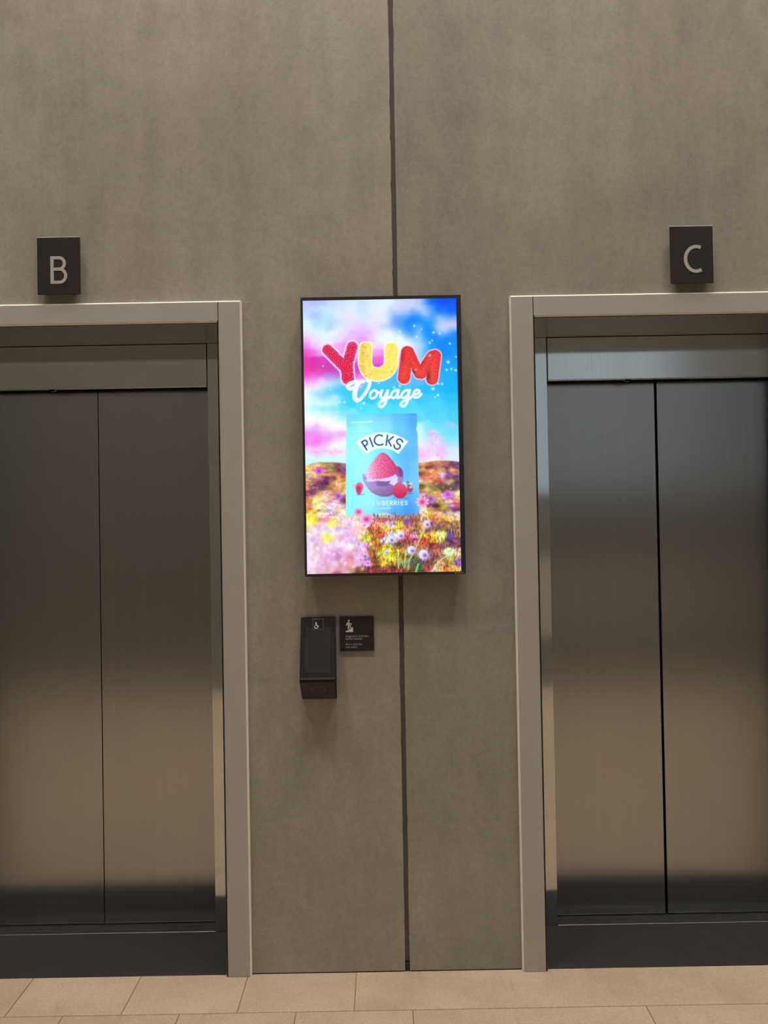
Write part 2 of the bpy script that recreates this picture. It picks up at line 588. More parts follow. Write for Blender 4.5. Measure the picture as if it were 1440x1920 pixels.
# ---- elevator entrances
def lift(nm, letter, label):
    L = LIFTS[letter]
    xa, xb, seam = L['xa'], L['xb'], L['seam']
    root = thing(nm, label, 'elevator', ((xa + xb) / 2, 0, 0), kind='structure')
    bs = root.location[:]
    F0, F1 = -FRAME_T, -0.0005
    jw = 0.0850                    # visible face of a jamb
    CH = 0.0055                    # chamfer
    # frame plates
    for sgn, xe in ((-1, xa), (1, xb)):
        x_in = xe + sgn * 0.0045
        x_out = x_in + sgn * (jw - CH)
        lo, hi = min(x_in, x_out), max(x_in, x_out)
        j = box('frame_jamb', lo, hi, F0, F1, 0.001, ZTOP - CH, M['frame'], root, bs, 0.0004, 1)
        # chamfered outer edge of the plate, its lit rim put into a pale colour
        wedge('lit_edge_trim', 'z', 0.001, ZTOP - 0.001, [(x_out, F0), (x_out + sgn * CH, F0 + 0.0062), (x_out + sgn * CH, F1), (x_out, F1)],
              M['lit_edge'], j, bs)
        # steel lining of the reveal, its front edge showing beside a thin gap
        l0, l1 = (xe - sgn * 0.0015, xe + sgn * 0.0025)
        lo2, hi2 = min(l0, l1), max(l0, l1)
        box('reveal_panel', lo2, hi2, F0 + 0.001, DREC, 0.001, ZSOFF, M['steel_side'], root, bs, 0.0008, 1)
        box('shadow_gap', min(xe + sgn * 0.0025, x_in), max(xe + sgn * 0.0025, x_in), F0 + 0.006, F1, 0.001, ZTOP - CH - 0.001, M['gap'], root, bs)
    h = box('frame_header', xa - 0.0018, xb + 0.0018, F0, F1, ZSOFF + 0.0045, ZTOP - CH, M['frame'], root, bs, 0.0004, 1)
    wedge('lit_edge_trim', 'x', xa - jw, xb + jw, [(F0, ZTOP - CH), (F0 + 0.0066, ZTOP), (F1, ZTOP), (F1, ZTOP - CH)], M['lit_edge'], h, bs)
    wedge('lit_edge_trim', 'x', xa + 0.002, xb - 0.002, [(F0, ZSOFF + 0.0045), (F0 + 0.004, ZSOFF - 0.0003), (F0 + 0.012, ZSOFF - 0.0003), (F0 + 0.012, ZSOFF + 0.0045)],
          M['lit_edge'], h, bs)
    box('soffit_panel', xa + 0.0015, xb - 0.0015, F0 + 0.0125, DREC, ZSOFF - 0.0035, ZSOFF, M['steel_side'], root, bs, 0.0006, 1)
    # inner portal: jamb strips and header panel
    D0 = DREC
    jx = 0.1112
    for sgn, xe in ((-1, xa), (1, xb)):
        x0, x1 = xe - sgn * 0.0015, xe - sgn * jx
        box('jamb_strip', min(x0, x1), max(x0, x1), D0, DDOOR - 0.006, 0.0005, ZSOFF - 0.004, M['steel_panel'], root, bs, 0.0012)
    pa, pb = xa + jx, xb - jx
    hp = box('header_panel', pa + 0.002, pb - 0.002, D0 + 0.0005, D0 + 0.022, 2.2164, ZSOFF - 0.004, M['steel_panel'], root, bs, 0.004, 3)
    # release keyhole boss under the header edge
    bm_ = bmesh.new()
    pr = [(L['lock'] - bs[0] + 0.013 * math.cos(math.pi + math.pi * i / 10),
           2.2166 + 0.008 * math.sin(math.pi + math.pi * i / 10)) for i in range(11)]
    prism_y(bm_, pr, D0 + 0.004, D0 + 0.018)
    finish(bm_, 'lock_boss', M['steel_side'], hp)
    # door leaves, meeting at the seam
    g = L['gap'] / 2
    for x0, x1 in ((pa - 0.03, seam - g), (seam + g, pb + 0.03)):
        box('door_leaf', x0, x1, DDOOR, DDOOR + 0.035, 0.004, 2.30, M['steel'], root, bs, 0.0015)
    # sill, threshold and a near-black sheet standing for the unlit shaft behind
    s = box('door_sill', pa + 0.001, pb - 0.001, D0 + 0.004, DDOOR + 0.04, -0.02, 0.001, M['sill'], root, bs, 0.0006, 1)
    box('sill_nosing', pa + 0.001, pb - 0.001, D0 - 0.002, D0 + 0.0035, -0.02, 0.0022, M['nosing'], s, bs, 0.0008, 1)
    for q in range(2):
        yq = D0 + 0.022 + q * 0.02
        box('groove_shade_strip', pa + 0.004, pb - 0.004, yq, yq + 0.006, 0.0009, 0.0013, M['gap'], s, bs)  # thin dark strips on the sill stand for shade in its grooves
    box('threshold', xa + 0.002, xb - 0.002, 0.0, D0 - 0.0025, -0.02, 0.0008, M['threshold'], root, bs, 0.0006, 1)
    box('shaft_dark_sheet', xa - 0.004, xb + 0.004, DDOOR + 0.05, DDOOR + 0.1, -0.02, ZSOFF, M['gap'], root, bs)
    box('header_back', xa - 0.004, xb + 0.004, D0 + 0.023, DDOOR + 0.05, ZSOFF - 0.004, ZSOFF + 0.004, M['gap'], root, bs)
    return root


lift('door_1', 'B', 'brushed steel lift doors under the letter B sign')
lift('door_2', 'C', 'brushed steel lift doors under the letter C sign')

# ================================================================== OBJECTS
# ---- ceiling lights
def ceiling_light(x, y, mat, label, group):
    t = thing('ceiling_light', label, 'ceiling light', (x, y, RZ - 0.09), group)
    bm_ = bmesh.new()
    w, d, hgt, th = 0.35, 0.35, 0.09, 0.015
    bm_box(bm_, -w, w, -d, -d + th, 0, hgt)
    bm_box(bm_, -w, w, d - th, d, 0, hgt)
    bm_box(bm_, -w, -w + th, -d + th, d - th, 0, hgt)
    bm_box(bm_, w - th, w, -d + th, d - th, 0, hgt)
    bm_box(bm_, -w + th, w - th, -d + th, d - th, hgt - 0.01, hgt)
    finish(bm_, 'housing', M['lamp_case'], t)
    box('diffuser', -w + th, w - th, -d + th, d - th, 0.005, 0.012, mat, t)


for x, where in ((-2.4, 'leftmost'), (0.0, 'middle'), (2.4, 'rightmost')):
    ceiling_light(x, -1.25, M['lamp_near'], where + ' square ceiling light of the row nearest the lift doors', 'ceiling lights by the lifts')
for x, where in ((-2.4, 'leftmost'), (0.0, 'middle'), (2.4, 'rightmost')):
    ceiling_light(x, -2.95, M['lamp_far'], where + ' square ceiling light of the row farthest from the lift doors', 'ceiling lights across the lobby')


# ---- letter signs
def letter_sign(letter, xc, label):
    z0, z1 = 2.507, 2.717
    t = thing('letter_sign', label, 'sign', (xc, 0, z0))
    bs = t.location[:]
    hw = 0.0787
    box('back_box', xc - 0.062, xc + 0.062, -0.026, -0.0005, z0 + 0.02, z1 - 0.02, M['sign_edge'], t, bs)
    p = box('sign_plate', xc - hw, xc + hw, -0.031, -0.026, z0, z1, M['sign'], t, bs, 0.0006, 1)
    box('lit_edge_trim', xc - hw, xc + hw, -0.0305, -0.026, z1 + 0.0001, z1 + 0.0018, M['lit_edge'], p, bs)  # pale strip paints the lit top edge of the sign
    bm_ = bmesh.new()
    ya, yb = -0.0322, -0.0309
    w = 0.0122
    if letter == 'B':
        x0 = -0.0300
        zb, zt, zm = 0.0385, 0.1400, 0.0925
        hw_ = w / 2 - 0.0005
        prism_y(bm_, [(x0, zb), (x0 + w, zb), (x0 + w, zt), (x0, zt)], ya, yb)

        def bowl_path(x_l, x_r, za, zc):
            """straight - half ellipse - straight, from the upper bar za to the lower bar zc"""
            r_ = (za - zc) / 2
            xc_ = x_r - r_ * 0.92
            pts_ = [(x_l, za), (x_l + 0.5 * (xc_ - x_l), za)]
            for q in range(13):
                a_ = math.pi / 2 - math.pi * q / 12
                pts_.append((xc_ + r_ * 0.92 * math.cos(a_), (za + zc) / 2 + r_ * math.sin(a_)))
            return pts_ + [(x_l + 0.5 * (xc_ - x_l), zc), (x_l, zc)]
        ribbon(bm_, bowl_path(x0 + w - 0.001, x0 + 0.0515, zt - hw_, zm), 2 * hw_, ya, yb)
        ribbon(bm_, bowl_path(x0 + w - 0.001, x0 + 0.0560, zm, zb + hw_), 2 * hw_, ya - 0.00002, yb)
    else:
        pts = [(0.0330, 0.1300), (0.0250, 0.1335)]
        for q in range(17):
            a_ = math.radians(84 + q * (192 / 16))
            pts.append((0.0150 + 0.0385 * math.cos(a_), 0.0890 + 0.0452 * math.sin(a_)))
        pts += [(0.0260, 0.0455), (0.0345, 0.0490)]
        ribbon(bm_, smooth_path(pts, 3), w, ya, yb)
    finish(bm_, 'letter', M['letter'], t)
    return t


letter_sign('B', -1.1780, 'dark square sign with grey letter B above the left lift')
letter_sign('C', 1.1478, 'dark square sign with grey letter C above the right lift')

# ---- stairs notice
t = thing('stairs_notice', 'small black square notice with white stair-climber pictogram and text', 'sign', (-0.1070, 0, 1.1775))
bs = t.location[:]
sx0, sx1, sz0, sz1 = -0.1697, -0.0443, 1.1775, 1.3040
box('notice_plate', sx0, sx1, -0.008, -0.0005, sz0, sz1, M['sign'], t, bs, 0.0008, 1)
U = (sx1 - sx0) / 1305.0          # one pixel of the enlarged notice


def npx(px, py):
    return (sx0 - bs[0] + (px - 45) * U, sz1 - bs[2] - (py - 130) * U)


ya, yb = -0.0088, -0.0079
bm = bmesh.new()
hx, hz = npx(398, 285)
disc_y(bm, hx, hz, 38 * U, ya, yb, 18)
ribbon(bm, [npx(*q) for q in [(390, 345), (385, 400), (378, 468)]], 88 * U, ya, yb)
ribbon(bm, smooth_path([npx(*q) for q in [(365, 352), (318, 395), (300, 470)]], 5), 30 * U, ya, yb)
ribbon(bm, smooth_path([npx(*q) for q in [(420, 372), (455, 408), (515, 418)]], 5), 32 * U, ya, yb)
ribbon(bm, smooth_path([npx(*q) for q in [(385, 455), (450, 468), (448, 520), (440, 575)]], 5), 34 * U, ya, yb)
ribbon(bm, [npx(*q) for q in [(380, 470), (378, 540), (372, 610)]], 46 * U, ya, yb)
prism_y(bm, [npx(*q) for q in [(268, 720), (555, 720), (555, 540), (480, 540), (480, 598), (412, 598), (412, 640), (340, 640), (340, 672), (268, 672)]], ya, yb)
finish(bm, 'pictogram', M['white_print'], t)
for body, py in (('Deginkite kalorijas,', 915), ('lipkite laiptais.', 1015), ('Burn calories,', 1220), ('use stairs.', 1325)):
    x_, z_ = npx(262, py)
    text_mesh('lettering', body, 0.0112, M['grey_print'], t, x_, -0.0083, z_, 0.0003)

# ---- lift call terminal
t = thing('call_terminal', 'black wedge-shaped lift call terminal with dark touch screen on the concrete', 'call terminal', (-0.2480, 0, 1.0045))
bs = t.location[:]
tx0, tx1 = -0.3117 - bs[0], -0.1843 - bs[0]
prof = [(-0.0005, 0.2995), (-0.014, 0.2995), (-0.091, 0.0865), (-0.0905, 0.0800), (-0.012, 0.0), (-0.0005, 0.0)]
bm = bmesh.new()
A = [bm.verts.new((tx0, y, z)) for y, z in prof]
B = [bm.verts.new((tx1, y, z)) for y, z in prof]
bm.faces.new(A)
bm.faces.new(B[::-1])
for i in range(len(prof)):
    bm.faces.new((A[i], A[(i + 1) % 6], B[(i + 1) % 6], B[i]))
bmesh.ops.bevel(bm, geom=list(bm.edges), offset=0.0015, segments=2, affect='EDGES')
finish(bm, 'body', M['terminal'], t)
# frames of the two sloping faces
pA, pB = Vector((0, -0.014, 0.2995)), Vector((0, -0.091, 0.0865))
vdir = (pB - pA).normalized()
nA = Vector((0, vdir.z, -vdir.y))
if nA.y > 0:
    nA = -nA


def on_face(x0, x1, s0, s1, h0, h1, p, v, n, name, mat, parent, bev=0.0):
    """slab lying on a sloping face: s along the face, h above it"""
    b_ = bmesh.new()
    vs = []
    for h_ in (h0, h1):
        for (x_, s_) in ((x0, s0), (x1, s0), (x1, s1), (x0, s1)):
            q = p + v * s_ + n * h_
            vs.append(b_.verts.new((x_, q.y, q.z)))
    for f in ((0, 1, 2, 3), (4, 5, 6, 7), (0, 1, 5, 4), (1, 2, 6, 5), (2, 3, 7, 6), (3, 0, 4, 7)):
        b_.faces.new([vs[i] for i in f])
    if bev:
        bmesh.ops.bevel(b_, geom=list(b_.edges), offset=bev, segments=1, affect='EDGES')
    return finish(b_, name, mat, parent)


on_face(-0.0455, 0.0450, 0.037, 0.203, -0.001, 0.0006, pA, vdir, nA, 'touch_screen', M['black_glass'], t)
kp = on_face(-0.0210, 0.0210, 0.0040, 0.0460, -0.001, 0.0016, pA, vdir, nA, 'key_plate', M['plate_edge'], t, 0.0005)
on_face(-0.0172, 0.0172, 0.0080, 0.0420, 0.0012, 0.0020, pA, vdir, nA, 'key_cap', M['terminal'], kp)
# wheelchair symbol on the key cap
SY = 0.0021 / 48.0


def key_pt(px, py):
    return ((px - 690) * 0.0000995, 0.0045 + (py - 195) * 0.000105)


bm = bmesh.new()


def ribbon_face(pts, w):
    b2 = bmesh.new()
    ribbon(b2, [key_pt(*q) for q in pts], w, 0.0, 0.0006)
    me_ = bpy.data.meshes.new('tmp')
    for v_ in b2.verts:
        x_, h_, s_ = v_.co
        q = pA + vdir * s_ + nA * (0.0021 + h_)
        v_.co = (x_, q.y, q.z)
    b2.to_mesh(me_)
    b2.free()
    bm.from_mesh(me_)
    bpy.data.meshes.remove(me_)


ribbon_face([(617, 328), (620, 370), (622, 440)], 0.0046)
ribbon_face(smooth_path([(612, 425), (650, 430), (690, 475), (715, 470)], 5), 0.0034)
arc = [(626 + 56 * math.cos(math.radians(a)), 486 + 62 * math.sin(math.radians(a))) for a in range(-20, 215, 18)]
ribbon_face(arc, 0.0027)
finish(bm, 'wheelchair_symbol', M['white_print'], kp)
# lower face with the card reader ring
pC, pD = Vector((0, -0.0905, 0.0800)), Vector((0, -0.012, 0.0))
v2 = (pD - pC).normalized()
n2 = Vector((0, v2.z, -v2.y))
if n2.y > 0:
    n2 = -n2
lf = on_face(tx0 + 0.0022, tx1 - 0.0022, 0.003, 0.108, -0.001, 0.0006, pC, v2, n2, 'reader_face', M['terminal_low'], t)
bm = bmesh.new()
seg = 32
rr0, rr1 = 0.0225, 0.0243
ring_v = []
for i in range(seg):
    a = 2 * math.pi * i / seg
    quad = []
    for (r_, h_) in ((rr0, 0.0005), (rr1, 0.0005), (rr1, 0.0014), (rr0, 0.0014)):
        q = pC + v2 * (0.052 + r_ * 0.86 * math.sin(a)) + n2 * h_
        quad.append(bm.verts.new((r_ * math.cos(a), q.y, q.z)))
    ring_v.append(quad)
for i in range(seg):
    a_, c_ = ring_v[i], ring_v[(i + 1) % seg]
    for k in range(4):
        bm.faces.new((a_[k], a_[(k + 1) % 4], c_[(k + 1) % 4], c_[k]))
finish(bm, 'reader_ring', M['ring'], lf)
on_face(tx0 + 0.001, tx1 - 0.001, 0.219, 0.2265, -0.001, 0.0005, pA, vdir, nA, 'front_lip', M['terminal_low'], t)

# ================================================================== DISPLAY
SKY = """
566|572:195,200,255 590:185,190,255 605:190,195,255 620:205,215,255 640:205,225,255 660:210,235,255 680:205,225,250 700:215,240,255 715:225,245,255 730:225,240,255 750:210,220,255 770:205,210,255 790:185,205,255 800:90,150,255 810:0,100,255 830:0,80,255 855:0,85,255
579|572:190,210,255 585:195,215,255 600:190,225,255 615:200,235,255 640:220,230,255 660:225,235,255 680:205,230,255 700:225,240,255 720:235,240,255 740:215,225,255 765:205,215,255 785:205,210,255 800:170,200,255 808:60,145,255 825:0,105,255 850:0,95,255
587|730:220,235,255 738:150,195,255 750:180,205,255 765:160,195,255 775:100,165,255 785:110,170,255 797:180,205,255 806:130,185,255 815:40,145,255 830:30,130,255 850:10,105,255
592|572:200,225,255 588:180,205,255 595:165,195,255 605:190,235,255 618:190,230,255 635:225,235,255 660:230,235,255 690:215,235,255 710:235,235,250
596|728:230,240,255 737:120,170,255 748:95,160,255 760:80,160,255 775:10,130,255 788:30,145,255 800:100,175,255 812:70,165,255 825:150,195,255 840:90,165,255 855:110,165,255
604|575:215,245,255 590:195,230,255 598:175,215,250 608:190,235,255 622:180,215,250 632:200,225,255 650:225,230,255 670:230,225,255 700:235,230,255 728:230,240,255 737:90,155,255 750:70,155,255 765:10,135,255 785:10,135,255 800:20,150,255 815:60,160,255 826:180,205,255 838:190,205,255 855:190,195,255
613|575:225,245,255 600:205,240,255 618:185,220,250 635:220,240,255 655:235,220,255 675:235,205,255 700:235,220,255 728:190,210,255 736:110,165,255 750:50,145,255 765:20,140,255 780:30,150,255 787:110,190,255 798:10,145,255 810:30,150,255 822:200,210,255 838:205,210,250 852:195,205,255
621|730:225,245,255 745:130,190,255 760:40,145,250 775:30,140,250 785:130,200,255 800:15,145,255 812:20,140,255 825:180,200,255 838:190,205,255 850:90,165,255
625|575:230,230,250 600:225,245,255 625:230,245,255 645:235,220,255 665:230,190,255 690:235,190,250 710:235,230,255
629|730:235,255,255 750:170,215,255 765:60,155,250 775:70,160,250 786:150,205,255 800:20,150,255 815:20,140,255 830:80,165,255 845:40,150,255 855:10,135,255
637|572:240,190,255 590:240,225,255 610:230,245,255 635:235,225,255 655:240,190,255 680:235,165,250 700:235,200,255 710:240,245,255 725:240,255,255 750:235,255,255 768:170,215,255 782:160,210,255 790:150,205,255 800:40,160,255 820:10,140,255 840:0,135,255 855:0,140,255
648|572:245,130,240 590:245,190,255 605:235,235,255 640:245,170,250 648:245,140,240 700:250,220,255 715:245,205,250 740:240,255,255 765:225,250,255 785:190,220,255 797:130,200,255 808:20,150,255 830:0,140,255 855:0,145,255
661|572:240,80,210 585:240,110,220 600:245,160,245 705:245,160,245 718:240,130,235 770:235,250,255 790:170,220,255 800:60,170,255 840:0,140,255 856:5,150,255
675|572:235,55,185 590:225,50,170 605:215,70,190 708:240,100,215 718:235,90,200 845:15,155,255 856:12,158,255
690|572:245,55,175 585:225,55,170 605:210,65,175 620:210,65,175 710:215,75,190 838:15,165,255 856:15,165,255
698|572:255,70,190 600:240,75,190 625:205,80,200 665:210,70,190 840:20,175,255 856:20,170,255
706|575:250,80,210 590:235,95,215 610:200,120,230 622:180,150,235 670:235,120,225
713|576:255,150,255 590:250,170,255 605:240,220,255 620:190,205,255 672:240,180,250 720:90,190,255 745:75,190,255 760:100,190,250 790:90,190,255 830:30,180,255 856:20,180,255
722|575:245,200,255 590:255,215,255 605:235,225,250 618:200,235,255 630:150,215,255 675:150,200,250
730|575:250,235,255 595:230,245,250 607:170,230,250 620:115,215,255 635:75,205,255 690:60,205,255 720:60,200,255 760:70,200,255 800:40,190,255 856:20,185,255
738|572:245,255,255 585:200,245,255 597:140,220,250 615:105,210,255 640:70,205,255 660:70,205,250
747|575:240,255,255 590:200,250,255 605:165,225,255 620:180,235,255 632:195,240,255 645:80,215,255 660:60,210,255 690:50,205,255 740:60,210,255 800:60,205,255 856:40,195,255
756|575:240,255,255 600:220,255,255 615:200,255,255 628:190,245,255 642:95,220,255 655:65,215,255
763|680:80,225,255 720:80,225,255 760:80,220,255 810:75,215,255 856:60,205,255
766|575:215,250,250 590:185,245,255 605:155,235,250 625:135,230,255 645:100,225,255
776|575:240,255,255 595:225,255,255 612:195,250,255 630:170,240,255 645:135,235,255 660:120,235,255 700:95,230,255 760:90,225,255 810:80,215,255 856:75,210,255
786|580:255,255,255 610:255,255,255 628:235,255,255 640:170,240,255 787:100,220,255 820:95,215,255 856:80,210,255
795|580:255,240,255 610:255,250,255 635:255,255,255 648:230,250,255
801|787:200,250,255 800:130,230,255 820:110,225,255 845:140,215,250
804|578:250,200,255 592:235,180,255 605:250,215,255 625:255,255,255 645:255,255,255
812|578:240,140,235 592:235,150,250 610:245,190,255 625:245,200,255 645:240,180,250 787:220,255,250 800:150,235,255 815:200,230,255 830:120,230,255 850:110,225,255
818|580:245,140,240 600:240,145,240 620:240,160,250 640:240,170,250
824|580:255,150,250 595:255,125,235 612:245,150,245 630:255,210,255 645:255,250,255 787:220,255,255 798:190,245,255 812:220,225,250 822:215,225,250 840:130,235,255 856:130,235,255
833|578:250,120,235 595:255,120,230 610:255,185,255 630:255,255,255 787:235,250,255 800:240,225,255 815:235,225,255 832:220,210,250 845:170,235,255 856:160,235,255
839|580:255,210,255 600:250,215,250 620:255,245,255 640:240,255,255
846|578:250,215,255 590:250,190,250 605:245,200,250 625:255,205,250 640:250,225,255 787:250,205,255 800:250,215,255 815:245,215,255 828:240,190,255 840:220,230,255 856:220,235,255
854|578:225,250,255 610:230,240,255 640:225,245,255 787:245,180,250 800:250,210,255 830:245,210,255 856:225,235,255
863|578:195,255,255 610:205,255,255 640:200,255,255 787:240,225,255 810:255,240,255 840:220,240,255
"""
MEADOW = """
871|578:235,190,140 595:225,180,130 605:190,160,80 620:175,145,95 632:150,70,80 645:180,140,140 790:225,170,110 805:200,130,80 820:205,140,110 835:190,110,110 850:120,70,110
877|790:170,90,60 805:140,60,90 820:190,110,70 838:150,80,90 855:140,80,90
882|577:235,220,110 590:225,130,150 598:210,90,200 606:225,130,180 618:180,140,90 628:150,115,75 638:110,50,90 646:120,80,130
884|790:225,170,90 810:225,170,110 830:240,190,150 850:225,170,110
889|578:240,220,190 590:235,215,170 605:230,180,110 620:220,160,110 635:190,120,120 646:150,90,100 788:90,40,30 800:200,110,70 815:235,130,90 828:240,200,200 840:150,90,140 856:150,100,130
897|577:240,200,170 590:235,150,110 600:190,110,130 610:120,50,100 622:130,60,70 635:215,140,80 646:200,130,80 790:225,120,110 805:235,140,110 818:220,130,90 828:190,130,180 840:130,70,130 855:110,60,110
904|577:225,160,100 588:140,80,100 600:110,60,80 612:95,35,95 622:170,110,80 630:240,200,120 640:220,160,100 646:225,190,100 790:235,200,170 803:225,170,120 818:190,110,70 826:170,40,70 835:190,170,100 845:190,180,120 856:90,60,70
913|577:220,140,90 587:110,45,95 598:100,65,70 610:110,70,75 620:190,130,80 632:230,165,110 642:240,200,150 790:120,90,50 805:150,130,60 818:100,90,70 830:90,70,70 845:100,80,70 857:110,70,110
919|790:140,100,50 800:210,200,150 815:150,150,90 830:90,80,60 850:90,85,70
925|577:140,60,100 588:130,60,100 600:215,160,130 612:235,180,180 625:230,150,110 640:235,200,130 790:240,150,150 805:220,170,90 820:235,180,90 835:215,110,170 845:200,150,150 857:245,235,180
932|580:190,130,100 595:250,225,130 612:245,210,180 622:240,170,130 632:190,100,200 642:170,80,120 800:225,140,180 815:225,190,110 832:225,140,220 845:190,90,190 857:240,220,160
941|577:225,150,80 592:255,235,140 605:250,220,180 618:240,190,240 630:220,190,220 643:140,60,80 812:200,150,200 825:225,190,90 840:240,210,190 855:225,130,100
949|580:225,140,100 595:255,245,150 610:235,220,230 622:225,200,235 635:235,190,200 646:225,190,170 790:225,170,170 805:120,60,110 818:70,40,40 830:200,180,70 845:200,130,190 857:190,80,120
957|577:190,115,60 590:210,180,110 605:200,185,130 618:220,190,220 632:210,180,140 645:245,230,210 790:250,230,210 803:240,210,110 818:170,110,90 835:150,140,60 852:120,50,90
965|578:250,240,110 590:255,230,130 605:250,225,245 625:245,200,230 640:255,240,220 790:245,220,170 805:235,190,80 820:235,190,150 840:235,190,180 855:245,230,220
973|580:255,245,80 590:255,245,70 600:225,150,120 612:225,140,160 625:250,220,140 638:250,225,240 655:250,225,230 675:230,200,190 700:200,70,100 720:195,70,95 735:200,130,190 750:130,80,50 763:140,80,170 775:130,80,60 790:240,190,120 805:225,140,80 820:235,150,90 835:235,180,80 850:230,200,140
983|580:255,255,170 592:250,230,110 603:250,220,220 620:255,250,130 635:255,240,180 650:250,225,240 668:250,225,220 685:240,190,230 700:230,150,120 718:225,160,140 733:225,190,220 748:220,200,60 763:150,90,130 780:150,105,60 795:220,160,110 812:150,90,90 830:150,110,80 850:160,120,80
993|577:245,230,170 590:245,220,245 605:240,215,245 620:245,235,240 637:225,175,245 655:245,220,230 668:245,195,200 678:240,200,190 695:210,110,80 705:205,110,70 720:235,180,70 745:235,210,80 760:210,130,100 775:180,130,90 790:200,150,90 805:130,80,80 825:140,100,70 850:150,110,90
1004|577:250,240,240 592:250,225,245 604:245,240,180 616:245,240,110 628:250,230,230 645:235,185,245 660:235,195,245 672:240,210,180 690:205,190,60 705:195,100,60 717:215,80,60 730:235,230,250 750:240,230,250 762:205,80,90 775:230,150,190 790:215,190,60 805:220,150,70 815:235,230,90 830:230,235,130 843:100,60,110 857:150,120,80
1013|577:250,230,250 595:245,215,240 612:245,240,130 625:245,220,230 645:240,195,245 665:230,180,245 675:215,190,150 685:210,200,80 705:180,120,50 720:220,215,240 735:200,190,230 755:195,80,80 775:215,90,120 795:205,90,60 810:225,160,50 825:190,180,80 843:120,70,120 857:120,70,90
1024|577:250,225,250 595:245,205,225 612:250,225,245 640:245,215,245 655:255,240,250 675:240,195,240 688:230,150,225 697:215,190,90 705:150,80,40 725:190,170,80 745:120,90,60 760:170,100,70 775:170,110,70 790:190,90,60 810:140,55,60 830:130,80,90 850:130,70,90
1035|577:245,225,250 592:235,190,210 612:245,200,240 630:220,160,215 650:240,185,225 665:235,170,200 682:240,190,225 695:165,90,50 710:190,170,60 725:220,220,60 740:215,190,70 755:200,140,70 770:215,200,220 785:150,110,70 800:150,90,90 820:170,110,90 840:220,235,170 857:230,200,160
1045|577:250,230,250 600:245,205,240 620:225,170,235 632:205,130,185 645:235,180,220 655:240,150,175 672:240,190,235 688:160,100,140 700:150,90,50 715:195,170,70 730:225,225,60 745:190,160,60 760:130,110,60 775:120,100,60 795:180,160,190 812:130,70,70 828:160,120,90 845:190,200,110 857:210,160,120
1056|577:250,220,245 595:240,215,245 610:235,170,205 625:235,190,225 640:225,160,170 655:245,160,175 672:235,185,235 690:225,140,215 705:150,100,50 720:190,180,70 740:170,150,60 755:140,150,110 770:110,120,90 785:70,80,60 800:150,90,70 820:200,140,100 840:170,130,60 857:160,100,180
1067|577:240,215,240 600:235,190,225 625:225,170,200 640:225,170,180 655:200,150,130 675:140,90,60 690:140,70,70 705:130,60,50 720:150,80,60 735:140,60,55 755:140,80,60 770:120,100,60 785:80,100,60 800:180,70,80 820:230,200,140 835:220,120,70 850:225,170,70
1074|580:240,210,220 610:235,185,190 632:200,90,130 650:220,180,150 670:110,60,40 690:150,60,70 705:140,50,60 720:150,60,70 745:140,55,60 770:130,70,60 790:130,70,60 810:200,150,120 830:225,130,60 850:235,190,70
"""
POUCH = """
780|655:115,220,255 690:105,220,255 720:100,205,255 750:90,190,255 778:75,165,250
792|655:130,235,255 690:150,245,255 720:145,235,255 750:110,205,255 778:85,175,255
810|652:150,250,250 680:165,255,255 720:145,235,255 750:115,210,255 778:95,185,255
830|652:150,255,255 690:160,255,255 720:140,240,255 750:110,205,255 772:100,200,255 780:110,195,255
850|655:165,255,255 680:165,255,255 720:130,245,255 750:105,200,255 765:90,185,255 780:105,195,255
880|652:150,255,255 680:165,255,255 715:140,240,255 745:120,225,255 760:100,180,255 775:110,200,255 783:130,215,255
910|652:150,255,255 680:160,250,255 715:140,240,255 765:110,190,255 775:120,205,255 783:130,215,255
935|655:150,255,255 690:160,250,255 720:140,220,255 745:110,195,255 765:85,165,250 775:100,180,255 783:125,205,255
955|655:145,255,255 690:150,245,255 720:120,215,255 750:95,185,255 768:60,140,245 775:85,175,250 783:110,200,255
968|655:150,250,255 700:140,230,255 740:80,160,250 770:65,140,240 783:95,185,255
"""


